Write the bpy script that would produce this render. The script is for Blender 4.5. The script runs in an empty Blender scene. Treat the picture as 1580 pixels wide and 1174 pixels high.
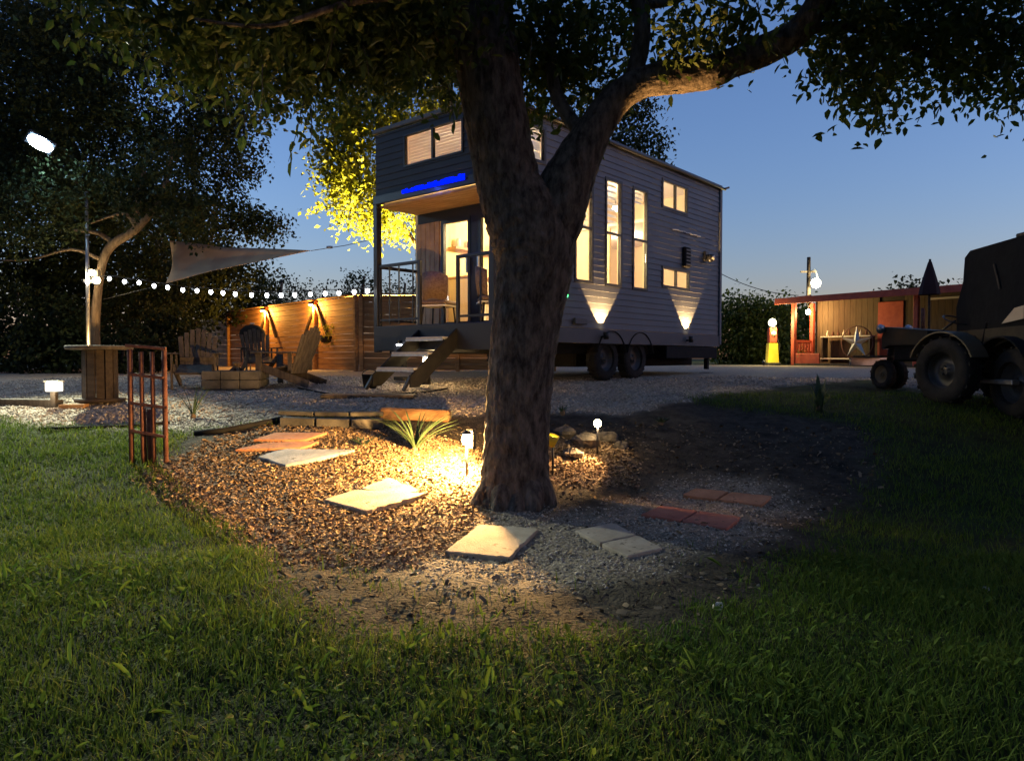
import bpy, math, random
import numpy as np
from mathutils import Vector, Matrix

random.seed(7)
RNG = np.random.default_rng(11)
scn = bpy.context.scene
col = scn.collection
R = math.radians

# ------------------------------------------------------------------ camera
F_PX, CX, CY, HORIZON = 1117.0, 790.0, 587.0, 553.0
CAM_Z = 1.35
PITCH = math.atan((CY - HORIZON) / F_PX)
cam_d = bpy.data.cameras.new('camera')
cam_d.sensor_width = 36.0
cam_d.lens = 36.0 * F_PX / 1580.0
cam_d.clip_end = 2000.0
cam_d.clip_start = 0.05
cam = bpy.data.objects.new('camera', cam_d)
cam.location = (0, 0, CAM_Z)
cam.rotation_euler = (R(90) - PITCH, 0, 0)
col.objects.link(cam)
scn.camera = cam

# ------------------------------------------------------------------ dusk sky and the last glow of the sun
SUN_EL, SUN_AZ = R(8.0), R(105)          # azimuth clockwise from +Y (to the right)
world = bpy.data.worlds.new('World')
scn.world = world
world.use_nodes = True
wn = world.node_tree.nodes
wl = world.node_tree.links
bg = wn['Background']
sky = wn.new('ShaderNodeTexSky')
sky.sky_type = 'NISHITA'
sky.sun_disc = False
sky.sun_elevation = SUN_EL
sky.sun_rotation = SUN_AZ
sky.altitude = 100
sky.air_density = 1.45
sky.dust_density = 0.7
sky.ozone_density = 6.0
tint = wn.new('ShaderNodeMix')            # white balance of the whole sky
tint.data_type = 'RGBA'; tint.blend_type = 'MULTIPLY'
tint.inputs['Factor'].default_value = 1.0
tint.inputs['B'].default_value = (1.52, 0.94, 0.99, 1)
wl.new(sky.outputs['Color'], tint.inputs['A'])
wl.new(tint.outputs['Result'], bg.inputs['Color'])
bg.inputs['Strength'].default_value = 0.138

sun_d = bpy.data.lights.new('sun', 'SUN')
sun_d.energy = 0.03
sun_d.angle = R(40)
sun_d.color = (1.0, 0.9, 0.82)
sun = bpy.data.objects.new('sun', sun_d)
sv = Vector((math.sin(SUN_AZ) * math.cos(SUN_EL), math.cos(SUN_AZ) * math.cos(SUN_EL), math.sin(SUN_EL)))
sun.rotation_euler = sv.to_track_quat('Z', 'Y').to_euler()
sun.location = (20, -8, 8)
col.objects.link(sun)

scn.view_settings.view_transform = 'Standard'
scn.view_settings.look = 'None'
scn.view_settings.gamma = 1.0
scn.view_settings.use_curve_mapping = False
scn.view_settings.exposure = 1.0
scn.render.engine = 'CYCLES'
cy = scn.cycles
cy.use_denoising = True
cy.use_adaptive_sampling = True
cy.adaptive_threshold = 0.02
cy.max_bounces = 6
cy.diffuse_bounces = 3
cy.glossy_bounces = 3
cy.transmission_bounces = 4
cy.transparent_max_bounces = 10
cy.sample_clamp_indirect = 3.0
cy.caustics_reflective = False
cy.caustics_refractive = False

# ------------------------------------------------------------------ terrain height and placing helpers
_KY = np.array([-400, 0, 4.6, 5.4, 6.35, 7.1, 8.6, 10.0, 11.0, 12.4, 16.0, 24.0, 60.0, 900.0])
_KZ = np.array([-0.1, 0, 0.0, 0.01, 0.07, 0.22, 0.56, 0.80, 0.87, 0.98, 1.05, 1.12, 1.16, 1.0])
_ty = np.concatenate([np.linspace(-400, 0, 20, endpoint=False), np.linspace(0, 60, 1200), np.linspace(61, 900, 60)])
_tz = np.interp(_ty, _KY, _KZ)
for _ in range(3):
    _m = (_ty > 0.5) & (_ty < 59)
    _s = np.convolve(np.pad(_tz, 8, mode='edge'), np.ones(17) / 17, mode='valid')
    _tz = np.where(_m, _s, _tz)

def height(x, y):
    x = np.asarray(x, float); y = np.asarray(y, float)
    z = np.interp(y, _ty, _tz)
    near = np.clip((16 - np.abs(y - 4)) / 10, 0, 1)
    z = z + near * (0.016 * np.sin(x * 1.7 + 1.3 * np.sin(y * 1.1)) + 0.012 * np.sin(y * 2.3 + x * 0.8)
                    + 0.006 * np.sin(x * 5.1 + y * 3.7) + 0.005 * np.sin(x * 7.3 - y * 6.1))
    return z

def hz(x, y):
    return float(height(x, y))

_cp, _sp = math.cos(PITCH), math.sin(PITCH)
def ray(px, py):
    a = (px - CX) / F_PX
    b = -(py - CY) / F_PX
    return Vector((a, _cp + b * _sp, -_sp + b * _cp))

def P(px, py, d):
    """point at ground distance d (metres along +Y)"""
    r = ray(px, py)
    return Vector((0, 0, CAM_Z)) + r * (d / r.y)

def G(px, py):
    """where the sight line meets the terrain"""
    r = ray(px, py)
    r = r / r.y
    d = np.linspace(1.5, 60, 6000)
    z = CAM_Z + r.z * d
    h = height(r.x * d, d)
    i = np.argmax(z <= h)
    dd = d[i] if (z <= h).any() else 60.0
    return Vector((r.x * dd, dd, hz(r.x * dd, dd)))

# ------------------------------------------------------------------ objects
ORIG = {}
def tag(o, label=None, cat=None, group=None, kind=None):
    if label: o['label'] = label
    if cat: o['category'] = cat
    if group: o['group'] = group
    if kind: o['kind'] = kind
    return o

def thing(name, label, cat, loc=(0, 0, 0), rz=0.0, group=None):
    o = bpy.data.objects.new(name, None)
    o.empty_display_size = 0.2
    o.location = loc
    o.rotation_euler = (0, 0, rz)
    col.objects.link(o)
    ORIG[o] = Vector(loc)
    return tag(o, label, cat, group)

def origin(o):
    v = Vector((0, 0, 0))
    while o is not None:
        v += ORIG.get(o, Vector((0, 0, 0)))
        o = o.parent
    return v

def link_mesh(name, me, m=None, parent=None, loc=(0, 0, 0)):
    o = bpy.data.objects.new(name, me)
    if m is not None and len(me.materials) == 0:
        me.materials.append(m)
    o.location = loc
    col.objects.link(o)
    if parent is not None:
        o.parent = parent
    return o

def copy_tree(o, parent=None):
    c = o.copy()
    col.objects.link(c)
    c.parent = parent
    for ch in list(o.children):
        copy_tree(ch, c)
    return c

class MB:
    def __init__(s):
        s.v = []; s.f = []; s.sm = []
    def add(s, vs, fs, smooth=False):
        b = len(s.v)
        s.v.extend([tuple(v) for v in vs])
        for f in fs:
            s.f.append(tuple(i + b for i in f)); s.sm.append(smooth)
        return s
    def box(s, c, size, rot=None, bev=0.0):
        hx, hy, hz_ = size[0] / 2, size[1] / 2, size[2] / 2
        c = Vector(c)
        M = rot if rot is not None else Matrix.Identity(3)
        if bev <= 0:
            vs = [c + M @ Vector((sx * hx, sy * hy, sz * hz_)) for sx in (-1, 1) for sy in (-1, 1) for sz in (-1, 1)]
            fs = [(0, 1, 3, 2), (4, 6, 7, 5), (0, 4, 5, 1), (2, 3, 7, 6), (0, 2, 6, 4), (1, 5, 7, 3)]
            return s.add(vs, fs)
        b = min(bev, hx * .9, hy * .9, hz_ * .9)
        vs = []; idx = {}
        for sx in (-1, 1):
            for sy in (-1, 1):
                for sz in (-1, 1):
                    for k in range(3):
                        d = [hx - b, hy - b, hz_ - b]
                        d[k] += b
                        idx[(sx, sy, sz, k)] = len(vs)
                        vs.append(c + M @ Vector((sx * d[0], sy * d[1], sz * d[2])))
        fs = []
        for sgn in (-1, 1):
            q = [(sgn, a, e) for a, e in ((-1, -1), (1, -1), (1, 1), (-1, 1))]
            f = [idx[(x, y, z, 0)] for x, y, z in q]; fs.append(f if sgn > 0 else f[::-1])
            f = [idx[(a, sgn, e, 1)] for _, a, e in q]; fs.append(f[::-1] if sgn > 0 else f)
            f = [idx[(a, e, sgn, 2)] for _, a, e in q]; fs.append(f if sgn > 0 else f[::-1])
        for a in (-1, 1):
            for e in (-1, 1):
                for (k1, k2, mk) in ((1, 2, lambda t: (t, a, e)), (0, 2, lambda t: (a, t, e)), (0, 1, lambda t: (a, e, t))):
                    p, q = mk(-1), mk(1)
                    f = [idx[p + (k1,)], idx[q + (k1,)], idx[q + (k2,)], idx[p + (k2,)]]
                    fs.append(f)
        for sx in (-1, 1):
            for sy in (-1, 1):
                for sz in (-1, 1):
                    fs.append([idx[(sx, sy, sz, k)] for k in range(3)])
        return s.add(vs, fs)
    def beam(s, p0, p1, w, h, up=(0, 0, 1), bev=0.0):
        p0, p1 = Vector(p0), Vector(p1)
        d = p1 - p0
        L = d.length
        x = d.normalized(); u = Vector(up)
        if abs(x.dot(u)) > 0.98: u = Vector((0, 1, 0))
        y = u.cross(x).normalized(); z = x.cross(y)
        M = Matrix((x, y, z)).transposed()
        return s.box((p0 + p1) / 2, (L, w, h), M, bev)
    def tube(s, pts, radii, seg=8, cap=True, smooth=True, jitter=None):
        pts = [Vector(p) for p in pts]
        n = len(pts)
        if not hasattr(radii, '__len__'): radii = [radii] * n
        vs = []
        ref = None
        for i in range(n):
            t = (pts[min(i + 1, n - 1)] - pts[max(i - 1, 0)]).normalized()
            if ref is None:
                ref = Vector((1, 0, 0)) if abs(t.x) < .8 else Vector((0, 1, 0))
            ref = (ref - t * ref.dot(t)).normalized()
            b = t.cross(ref)
            for k in range(seg):
                a = 2 * math.pi * k / seg
                rr = radii[i] * (jitter(i, a) if jitter else 1.0)
                vs.append(pts[i] + (ref * math.cos(a) + b * math.sin(a)) * rr)
        fs = []
        for i in range(n - 1):
            for k in range(seg):
                k2 = (k + 1) % seg
                fs.append((i * seg + k, i * seg + k2, (i + 1) * seg + k2, (i + 1) * seg + k))
        s.add(vs, fs, smooth)
        if cap:
            b = len(s.v) - len(vs)
            s.f.append(tuple(b + k for k in range(seg))[::-1]); s.sm.append(False)
            s.f.append(tuple(b + (n - 1) * seg + k for k in range(seg))); s.sm.append(False)
        return s
    def lathe(s, prof, c=(0, 0, 0), seg=16, axis=(0, 0, 1), smooth=True):
        c = Vector(c); ax = Vector(axis).normalized()
        r0 = Vector((1, 0, 0)) if abs(ax.x) < .8 else Vector((0, 1, 0))
        r0 = (r0 - ax * r0.dot(ax)).normalized(); b = ax.cross(r0)
        vs = []
        for (r, h) in prof:
            for k in range(seg):
                a = 2 * math.pi * k / seg
                vs.append(c + ax * h + (r0 * math.cos(a) + b * math.sin(a)) * max(r, 1e-4))
        fs = []
        for i in range(len(prof) - 1):
            for k in range(seg):
                k2 = (k + 1) % seg
                fs.append((i * seg + k, i * seg + k2, (i + 1) * seg + k2, (i + 1) * seg + k))
        return s.add(vs, fs, smooth)
    def arc(s, c, r, th, a0, a1, y0, y1, n=14):
        """curved plate in the x-z plane, extruded along y"""
        out = [(c[0] + r * math.cos(a0 + (a1 - a0) * k / n), y0, c[1] + r * math.sin(a0 + (a1 - a0) * k / n)) for k in range(n + 1)]
        inn = [(c[0] + (r - th) * math.cos(a0 + (a1 - a0) * k / n), y0, c[1] + (r - th) * math.sin(a0 + (a1 - a0) * k / n)) for k in range(n + 1)]
        vs = out + inn + [(p[0], y1, p[2]) for p in out] + [(p[0], y1, p[2]) for p in inn]
        m = n + 1; fs = []
        for k in range(n):
            fs += [(k, k + 1, m + k + 1, m + k), (2 * m + k, 3 * m + k, 3 * m + k + 1, 2 * m + k + 1), (k, 2 * m + k, 2 * m + k + 1, k + 1), (m + k, m + k + 1, 3 * m + k + 1, 3 * m + k)]
        fs += [(0, m, 3 * m, 2 * m), (n, 2 * m + n, 3 * m + n, m + n)]
        return s.add(vs, fs)
    def prism(s, poly, d):
        """poly: list of 3-D points, extruded by vector d"""
        n = len(poly); d = Vector(d)
        vs = [Vector(p) for p in poly] + [Vector(p) + d for p in poly]
        fs = [tuple(range(n))[::-1], tuple(range(n, 2 * n))]
        for i in range(n):
            j = (i + 1) % n
            fs.append((i, j, n + j, n + i))
        return s.add(vs, fs)
    def build(s, name, m, parent=None, world=False, loc=None):
        off = origin(parent) if (world and parent is not None) else Vector((0, 0, 0))
        if loc is not None: off = Vector(loc)
        me = bpy.data.meshes.new(name)
        me.from_pydata([(v[0] - off.x, v[1] - off.y, v[2] - off.z) for v in s.v], [], s.f)
        me.polygons.foreach_set('use_smooth', s.sm)
        me.update()
        return link_mesh(name, me, m, parent, loc if loc is not None else (0, 0, 0))

def np_mesh(name, V, Fq, m, parent=None, attr=None, smooth=False, loc=None):
    """V (n,3), Fq (k,4) quads or (k,3) tris"""
    me = bpy.data.meshes.new(name)
    V = np.ascontiguousarray(V, dtype=np.float32)
    if loc is not None: V = V - np.array(loc, np.float32)
    Fq = np.ascontiguousarray(Fq, dtype=np.int32)
    k, w = Fq.shape
    me.vertices.add(len(V)); me.vertices.foreach_set('co', V.ravel())
    me.loops.add(k * w); me.loops.foreach_set('vertex_index', Fq.ravel())
    me.polygons.add(k)
    me.polygons.foreach_set('loop_start', np.arange(0, k * w, w, dtype=np.int32))
    me.polygons.foreach_set('loop_total', np.full(k, w, np.int32))
    if smooth: me.polygons.foreach_set('use_smooth', np.ones(k, bool))
    me.update(calc_edges=True)
    if attr is not None:
        for an, arr in attr.items():
            a = me.attributes.new(an, 'FLOAT', 'POINT')
            a.data.foreach_set('value', np.ascontiguousarray(arr, np.float32))
    return link_mesh(name, me, m, parent, loc if loc is not None else (0, 0, 0))

# ------------------------------------------------------------------ materials
def mat(name, c, rough=0.7, metal=0.0, c2=None, scale=6.0, bump=0.0, bscale=None, emit=None, estr=0.0, stretch=None,
        spec=0.3, detail=6.0, transl=0.0, attr=None, contrast=(0.35, 0.65)):
    m = bpy.data.materials.new(name)
    m.use_nodes = True
    nt = m.node_tree; nd = nt.nodes; lk = nt.links
    b = nd['Principled BSDF']
    b.inputs['Roughness'].default_value = rough
    b.inputs['Metallic'].default_value = metal
    b.inputs['Specular IOR Level'].default_value = spec
    b.inputs['Base Color'].default_value = (*c, 1)
    colsock = None
    if c2 is not None or bump:
        tc = nd.new('ShaderNodeTexCoord')
        mp = nd.new('ShaderNodeMapping')
        lk.new(tc.outputs['Object'], mp.inputs['Vector'])
        if stretch: mp.inputs['Scale'].default_value = stretch
    if c2 is not None:
        rp = nd.new('ShaderNodeValToRGB')
        rp.color_ramp.elements[0].color = (*c, 1); rp.color_ramp.elements[1].color = (*c2, 1)
        rp.color_ramp.elements[0].position, rp.color_ramp.elements[1].position = contrast
        if attr:
            at = nd.new('ShaderNodeAttribute'); at.attribute_name = attr
            lk.new(at.outputs['Fac'], rp.inputs['Fac'])
        else:
            no = nd.new('ShaderNodeTexNoise')
            no.inputs['Scale'].default_value = scale; no.inputs['Detail'].default_value = detail
            no.inputs['Roughness'].default_value = 0.65
            lk.new(mp.outputs[0], no.inputs['Vector'])
            lk.new(no.outputs['Fac'], rp.inputs['Fac'])
        colsock = rp.outputs['Color']
        lk.new(colsock, b.inputs['Base Color'])
    if bump:
        nb = nd.new('ShaderNodeTexNoise')
        nb.inputs['Scale'].default_value = bscale or scale * 3; nb.inputs['Detail'].default_value = 5
        lk.new(mp.outputs[0], nb.inputs['Vector'])
        bn = nd.new('ShaderNodeBump'); bn.inputs['Strength'].default_value = bump; bn.inputs['Distance'].default_value = 0.02
        lk.new(nb.outputs['Fac'], bn.inputs['Height']); lk.new(bn.outputs['Normal'], b.inputs['Normal'])
    if emit is not None:
        b.inputs['Emission Color'].default_value = (*emit, 1)
        b.inputs['Emission Strength'].default_value = estr
    if transl > 0:
        tr = nd.new('ShaderNodeBsdfTranslucent')
        tr.inputs['Color'].default_value = (*[min(1, x * 1.3) for x in (c2 or c)], 1)
        if colsock is not None: lk.new(colsock, tr.inputs['Color'])
        mx = nd.new('ShaderNodeMixShader'); mx.inputs[0].default_value = transl
        lk.new(b.outputs[0], mx.inputs[1]); lk.new(tr.outputs[0], mx.inputs[2])
        lk.new(mx.outputs[0], nd['Material Output'].inputs['Surface'])
    return m

def glass_mat(name, tint=(1, 1, 1), refl=0.08, rough=0.02):
    m = bpy.data.materials.new(name); m.use_nodes = True
    nt = m.node_tree; nd = nt.nodes; lk = nt.links
    nd.remove(nd['Principled BSDF'])
    t = nd.new('ShaderNodeBsdfTransparent'); t.inputs['Color'].default_value = (*tint, 1)
    g = nd.new('ShaderNodeBsdfGlossy'); g.inputs['Roughness'].default_value = rough
    mx = nd.new('ShaderNodeMixShader'); mx.inputs[0].default_value = refl
    lk.new(t.outputs[0], mx.inputs[1]); lk.new(g.outputs[0], mx.inputs[2])
    lk.new(mx.outputs[0], nd['Material Output'].inputs['Surface'])
    return m

def emis(name, c, s, clear=False):
    m = bpy.data.materials.new(name); m.use_nodes = True
    nt = m.node_tree; nd = nt.nodes
    nd.remove(nd['Principled BSDF'])
    e = nd.new('ShaderNodeEmission'); e.inputs['Color'].default_value = (*c, 1); e.inputs['Strength'].default_value = s
    if not clear:
        nt.links.new(e.outputs[0], nd['Material Output'].inputs['Surface']); return m
    t = nd.new('ShaderNodeBsdfTransparent'); a = nd.new('ShaderNodeAddShader')      # clear lamp glass round a bright filament
    nt.links.new(t.outputs[0], a.inputs[0]); nt.links.new(e.outputs[0], a.inputs[1])
    nt.links.new(a.outputs[0], nd['Material Output'].inputs['Surface'])
    return m

WARM = (1.0, 0.62, 0.26)
M = {}
M['bark'] = mat('bark', (0.024, 0.021, 0.018), .92, c2=(0.125, 0.11, 0.093), scale=10, bump=1.0, bscale=22, stretch=(1.6, 1.6, 0.6), spec=.1)
M['bark_pale'] = mat('bark_pale', (0.06, 0.042, 0.028), .9, c2=(0.16, 0.115, 0.075), scale=10, bump=.8, bscale=18, stretch=(2, 2, .4), spec=.1)
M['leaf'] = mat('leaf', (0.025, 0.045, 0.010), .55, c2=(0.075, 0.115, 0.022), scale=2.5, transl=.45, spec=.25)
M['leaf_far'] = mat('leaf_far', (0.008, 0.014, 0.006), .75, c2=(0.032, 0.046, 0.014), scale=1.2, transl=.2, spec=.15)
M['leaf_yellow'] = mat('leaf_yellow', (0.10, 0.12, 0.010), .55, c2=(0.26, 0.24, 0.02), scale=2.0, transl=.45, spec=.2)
M['leaf_agave'] = mat('leaf_agave', (0.022, 0.045, 0.018), .6, c2=(0.06, 0.09, 0.04), scale=5, spec=.3)
M['grass'] = mat('grass', (0.045, 0.09, 0.010), .7, c2=(0.17, 0.215, 0.03), attr='tone', transl=.35, spec=.12, contrast=(0, 1))
M['weed'] = mat('weed', (0.045, 0.09, 0.012), .75, c2=(0.12, 0.18, 0.03), attr='tone', transl=.4, spec=.1, contrast=(0, 1))
M['stone'] = mat('stone', (0.24, 0.195, 0.145), .85, c2=(0.50, 0.425, 0.33), attr='tone', spec=.15, contrast=(0, 1))
M['chip'] = mat('chip', (0.11, 0.07, 0.038), .9, c2=(0.46, 0.32, 0.19), attr='tone', spec=.1, contrast=(0, 1))
M['rock'] = mat('rock', (0.05, 0.043, 0.035), .9, c2=(0.17, 0.145, 0.115), scale=9, bump=1.0, spec=.15)
def slab_mat(name, c, c2):
    m = mat(name, c, .88, c2=c2, scale=4.5, bump=.35, bscale=70, spec=.15, detail=10)
    nt = m.node_tree; nd = nt.nodes; lk = nt.links
    b = nd['Principled BSDF']
    old = b.inputs['Base Color'].links[0].from_socket
    tc = nd.new('ShaderNodeTexCoord')
    n = nd.new('ShaderNodeTexNoise'); n.inputs['Scale'].default_value = 26; n.inputs['Detail'].default_value = 3
    r = nd.new('ShaderNodeValToRGB'); r.color_ramp.elements[0].position = .60; r.color_ramp.elements[1].position = .70
    n2 = nd.new('ShaderNodeTexNoise'); n2.inputs['Scale'].default_value = 3; n2.inputs['Detail'].default_value = 4
    r2 = nd.new('ShaderNodeValToRGB'); r2.color_ramp.elements[0].position = .45; r2.color_ramp.elements[1].position = .65
    mu = nd.new('ShaderNodeMath'); mu.operation = 'MULTIPLY'
    mx = nd.new('ShaderNodeMix'); mx.data_type = 'RGBA'; mx.inputs['B'].default_value = (.06, .045, .03, 1)
    for q in (n, n2): lk.new(tc.outputs['Object'], q.inputs['Vector'])
    lk.new(n.outputs['Fac'], r.inputs['Fac']); lk.new(n2.outputs['Fac'], r2.inputs['Fac'])
    lk.new(r.outputs['Color'], mu.inputs[0]); lk.new(r2.outputs['Color'], mu.inputs[1])
    lk.new(mu.outputs[0], mx.inputs['Factor']); lk.new(old, mx.inputs['A']); lk.new(mx.outputs['Result'], b.inputs['Base Color'])
    return m
M['slab_beige'] = slab_mat('slab_beige', (0.27, 0.22, 0.155), (0.42, 0.35, 0.26))
M['slab_grey'] = slab_mat('slab_grey', (0.20, 0.20, 0.20), (0.36, 0.35, 0.34))
M['slab_orange'] = slab_mat('slab_orange', (0.30, 0.13, 0.065), (0.44, 0.21, 0.11))
M['slab_red'] = slab_mat('slab_red', (0.25, 0.085, 0.06), (0.38, 0.15, 0.10))
M['concrete'] = mat('concrete', (0.05, 0.047, 0.04), .9, c2=(0.11, 0.10, 0.085), scale=4, bump=.3, bscale=40, spec=.15)
M['wood_fence'] = mat('wood_fence', (0.22, 0.11, 0.045), .75, c2=(0.40, 0.22, 0.09), scale=3.5, bump=.3, bscale=12, stretch=(0.5, 4, 6), spec=.2)
M['wood_dark'] = mat('wood_dark', (0.02, 0.013, 0.009), .7, c2=(0.05, 0.034, 0.022), scale=4, bump=.3, stretch=(1, 5, 5), spec=.2)
M['wood_grey'] = mat('wood_grey', (0.04, 0.031, 0.023), .75, c2=(0.095, 0.075, 0.055), scale=4, bump=.3, stretch=(4, 4, .6), spec=.2)
M['wood_ceiling'] = mat('wood_ceiling', (0.28, 0.16, 0.08), .6, c2=(0.42, 0.26, 0.14), scale=4, stretch=(6, 1, 1), spec=.3)
M['rust'] = mat('rust', (0.085, 0.032, 0.022), .8, c2=(0.17, 0.075, 0.052), scale=9, bump=.3, bscale=40, spec=.2)
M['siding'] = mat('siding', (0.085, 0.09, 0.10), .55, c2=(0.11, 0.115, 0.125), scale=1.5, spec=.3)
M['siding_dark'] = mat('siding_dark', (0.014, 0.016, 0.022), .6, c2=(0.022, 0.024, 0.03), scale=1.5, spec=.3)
M['panel_grey'] = mat('panel_grey', (0.06, 0.063, 0.07), .55, c2=(0.08, 0.083, 0.09), scale=2)
M['black_metal'] = mat('black_metal', (0.012, 0.012, 0.014), .45, spec=.35)
M['black_matte'] = mat('black_matte', (0.012, 0.012, 0.013), .85, c2=(0.022, 0.021, 0.02), scale=5, spec=.1)
M['rubber'] = mat('rubber', (0.014, 0.014, 0.014), .85, c2=(0.03, 0.028, 0.026), scale=8, spec=.15)
M['steel'] = mat('steel', (0.42, 0.42, 0.42), .4, 0.8, c2=(0.3, 0.3, 0.3), scale=12)
M['grey_metal'] = mat('grey_metal', (0.05, 0.05, 0.05), .5, .4)
M['tread'] = mat('tread', (0.22, 0.215, 0.21), .6, c2=(0.3, 0.29, 0.28), scale=10)
M['wall_in'] = mat('wall_in', (0.72, 0.57, 0.32), .8, c2=(0.76, 0.62, 0.37), scale=2)
M['floor_in'] = mat('floor_in', (0.35, 0.2, 0.1), .5, c2=(0.45, 0.27, 0.14), scale=3, stretch=(1, 8, 1))
M['ceil_in'] = mat('ceil_in', (0.75, 0.7, 0.6), .8)
M['blind'] = mat('blind', (0.62, 0.52, 0.36), .8, c2=(0.78, 0.68, 0.5), scale=3, stretch=(1, 1, 14), transl=.5)
M['blind_white'] = mat('blind_white', (0.75, 0.78, 0.85), .7, transl=.35)
M['glass'] = glass_mat('glass', (0.97, 0.98, 1.0), .06)
M['sail'] = mat('sail', (0.40, 0.26, 0.15), .8, c2=(0.46, 0.31, 0.18), scale=3, transl=.25, spec=.1)
M['red_paint'] = mat('red_paint', (0.30, 0.045, 0.025), .6, c2=(0.4, 0.08, 0.04), scale=6)
M['yellow_paint'] = mat('yellow_paint', (0.62, 0.46, 0.03), .5, c2=(0.7, 0.52, 0.06), scale=6)
M['tan_wall'] = mat('tan_wall', (0.07, 0.045, 0.024), .8, c2=(0.11, 0.072, 0.038), scale=3, stretch=(5, 5, .6))
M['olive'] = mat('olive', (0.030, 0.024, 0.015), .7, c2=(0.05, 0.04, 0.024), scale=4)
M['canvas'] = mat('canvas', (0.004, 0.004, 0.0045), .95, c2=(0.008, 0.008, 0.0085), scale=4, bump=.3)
M['wicker'] = mat('wicker', (0.14, 0.08, 0.045), .7, c2=(0.24, 0.15, 0.09), scale=30, bump=.5, bscale=80)
M['cream'] = mat('cream', (0.65, 0.58, 0.45), .6)
M['wire'] = mat('wire', (0.02, 0.02, 0.02), .6)
M['glass_lit'] = emis('glass_lit', (1.0, 0.86, 0.6), 14, True)
M['bulb_white'] = emis('bulb_white', (0.92, 0.95, 1.0), 9)
M['bulb_warm'] = emis('bulb_warm', (1.0, 0.72, 0.36), 40, True)
M['bulb_warm2'] = emis('bulb_warm2', (1.0, 0.78, 0.4), 16, True)
M['flood_lit'] = emis('flood_lit', (0.5, 0.78, 1.0), 150)
M['led_blue'] = emis('led_blue', (0.0, 0.006, 1.0), 1.6)
M['led_green'] = emis('led_green', (0.1, 1.0, 0.25), 3)

def lamp(name, kind, loc, energy, color, parent=None, radius=.03, target=None, size=R(60), blend=.3, world=True):
    d = bpy.data.lights.new(name, kind)
    d.energy = energy; d.color = color
    if kind in ('POINT', 'SPOT'): d.shadow_soft_size = radius
    if kind == 'SPOT': d.spot_size = size; d.spot_blend = blend
    o = bpy.data.objects.new(name, d)
    off = origin(parent) if (parent is not None and world) else Vector((0, 0, 0))
    o.location = Vector(loc) - off
    if target is not None:
        o.rotation_euler = (Vector(loc) - Vector(target)).to_track_quat('Z', 'Y').to_euler()
    col.objects.link(o)
    if parent is not None: o.parent = parent
    return o
# ================================================================== the ground
def poly_px(pts):
    return np.array([[G(*p).x, G(*p).y] for p in pts])

def inpoly(x, y, poly):
    x = np.asarray(x, float); y = np.asarray(y, float)
    c = np.zeros(x.shape, bool)
    n = len(poly); j = n - 1
    for i in range(n):
        xi, yi = poly[i]; xj, yj = poly[j]
        if yi != yj:
            t = ((yi > y) != (yj > y)) & (x < (xj - xi) * (y - yi) / (yj - yi) + xi)
            c ^= t
        j = i
    return c

def wob(x, y, k=0.0):
    return (0.10 * np.sin(x * 3.1 + 2 * np.sin(y * 2.3 + k)) + 0.06 * np.sin(x * 7.7 + y * 5.1 + k) + 0.04 * np.sin(y * 13 + x * 9 + k))

def soft(x, y, poly, s=0.12):
    acc = np.zeros(np.shape(x))
    for k in range(12):
        a = 2.4 * k; r = s * math.sqrt((k + .5) / 12)
        acc += inpoly(x + r * math.cos(a) + wob(x, y, 0) * .6, y + r * math.sin(a) + wob(x, y, 2) * .6, poly)
    return acc / 12

_low = [(-700, 622), (-200, 640), (60, 656), (200, 663), (300, 664), (440, 646), (590, 643), (700, 640), (860, 636), (960, 640), (1040, 622),
        (1130, 604), (1240, 592), (1330, 586), (1420, 600), (1580, 618), (1900, 640)]
POLY_GRAVEL = np.vstack([poly_px(_low), [[26, 24], [9.6, 23.5], [7.5, 25.5], [2, 25.5], [-30, 26]]])
POLY_MULCH = poly_px([(235, 722), (330, 688), (420, 664), (560, 660), (700, 690), (760, 720), (770, 790), (690, 850), (600, 885), (500, 870), (420, 855), (330, 800), (262, 765)])
POLY_MULCH2 = poly_px([(835, 690), (960, 690), (985, 730), (900, 752), (835, 740)])
POLY_PATH = poly_px([(610, 885), (690, 800), (780, 775), (900, 790), (1040, 740), (1200, 738), (1235, 782), (1150, 835), (1000, 885), (850, 908), (700, 912)])
POLY_SAND = poly_px([(480, 735), (640, 728), (760, 745), (765, 800), (690, 830), (560, 812)])
POLY_BARE = poly_px([(230, 715), (330, 800), (395, 850), (430, 930), (560, 978), (720, 985), (900, 990), (1040, 975), (1130, 930), (1225, 860), (1290, 790), (1360, 720), (1330, 655), (1060, 618), (700, 636), (300, 664)])

def coords(lo, hi, a, b, step, grow=1.13):
    out = list(np.arange(a, b, step))
    s = step; v = b
    while v < hi:
        out.append(v); s *= grow; v += s
    out.append(hi)
    s = step; v = a; pre = []
    while v > lo:
        s *= grow; v -= s; pre.append(max(v, lo))
    return np.array(sorted(set(pre)) + out)
gx = coords(-600, 600, -6.5, 6.5, .07)
gy = coords(-300, 900, 1.6, 12.0, .07)
GX, GY = np.meshgrid(gx, gy)
GZ = height(GX, GY)
fine = np.clip((14 - np.hypot(GX, GY - 4)) / 6, 0, 1)
GZ = GZ + fine * RNG.normal(0, 0.006, GZ.shape)
nx, ny = len(gx), len(gy)
ii = np.arange(nx * ny).reshape(ny, nx)
quads = np.stack([ii[:-1, :-1], ii[:-1, 1:], ii[1:, 1:], ii[1:, :-1]], -1).reshape(-1, 4)
xf, yf = GX.ravel(), GY.ravel()
a_gr = soft(xf, yf, POLY_GRAVEL, .18)
a_mu = np.maximum(soft(xf, yf, POLY_MULCH, .2), soft(xf, yf, POLY_MULCH2, .2))
a_pa = np.maximum(soft(xf, yf, POLY_PATH, .25), soft(xf, yf, POLY_SAND, .25) * .9)
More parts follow.
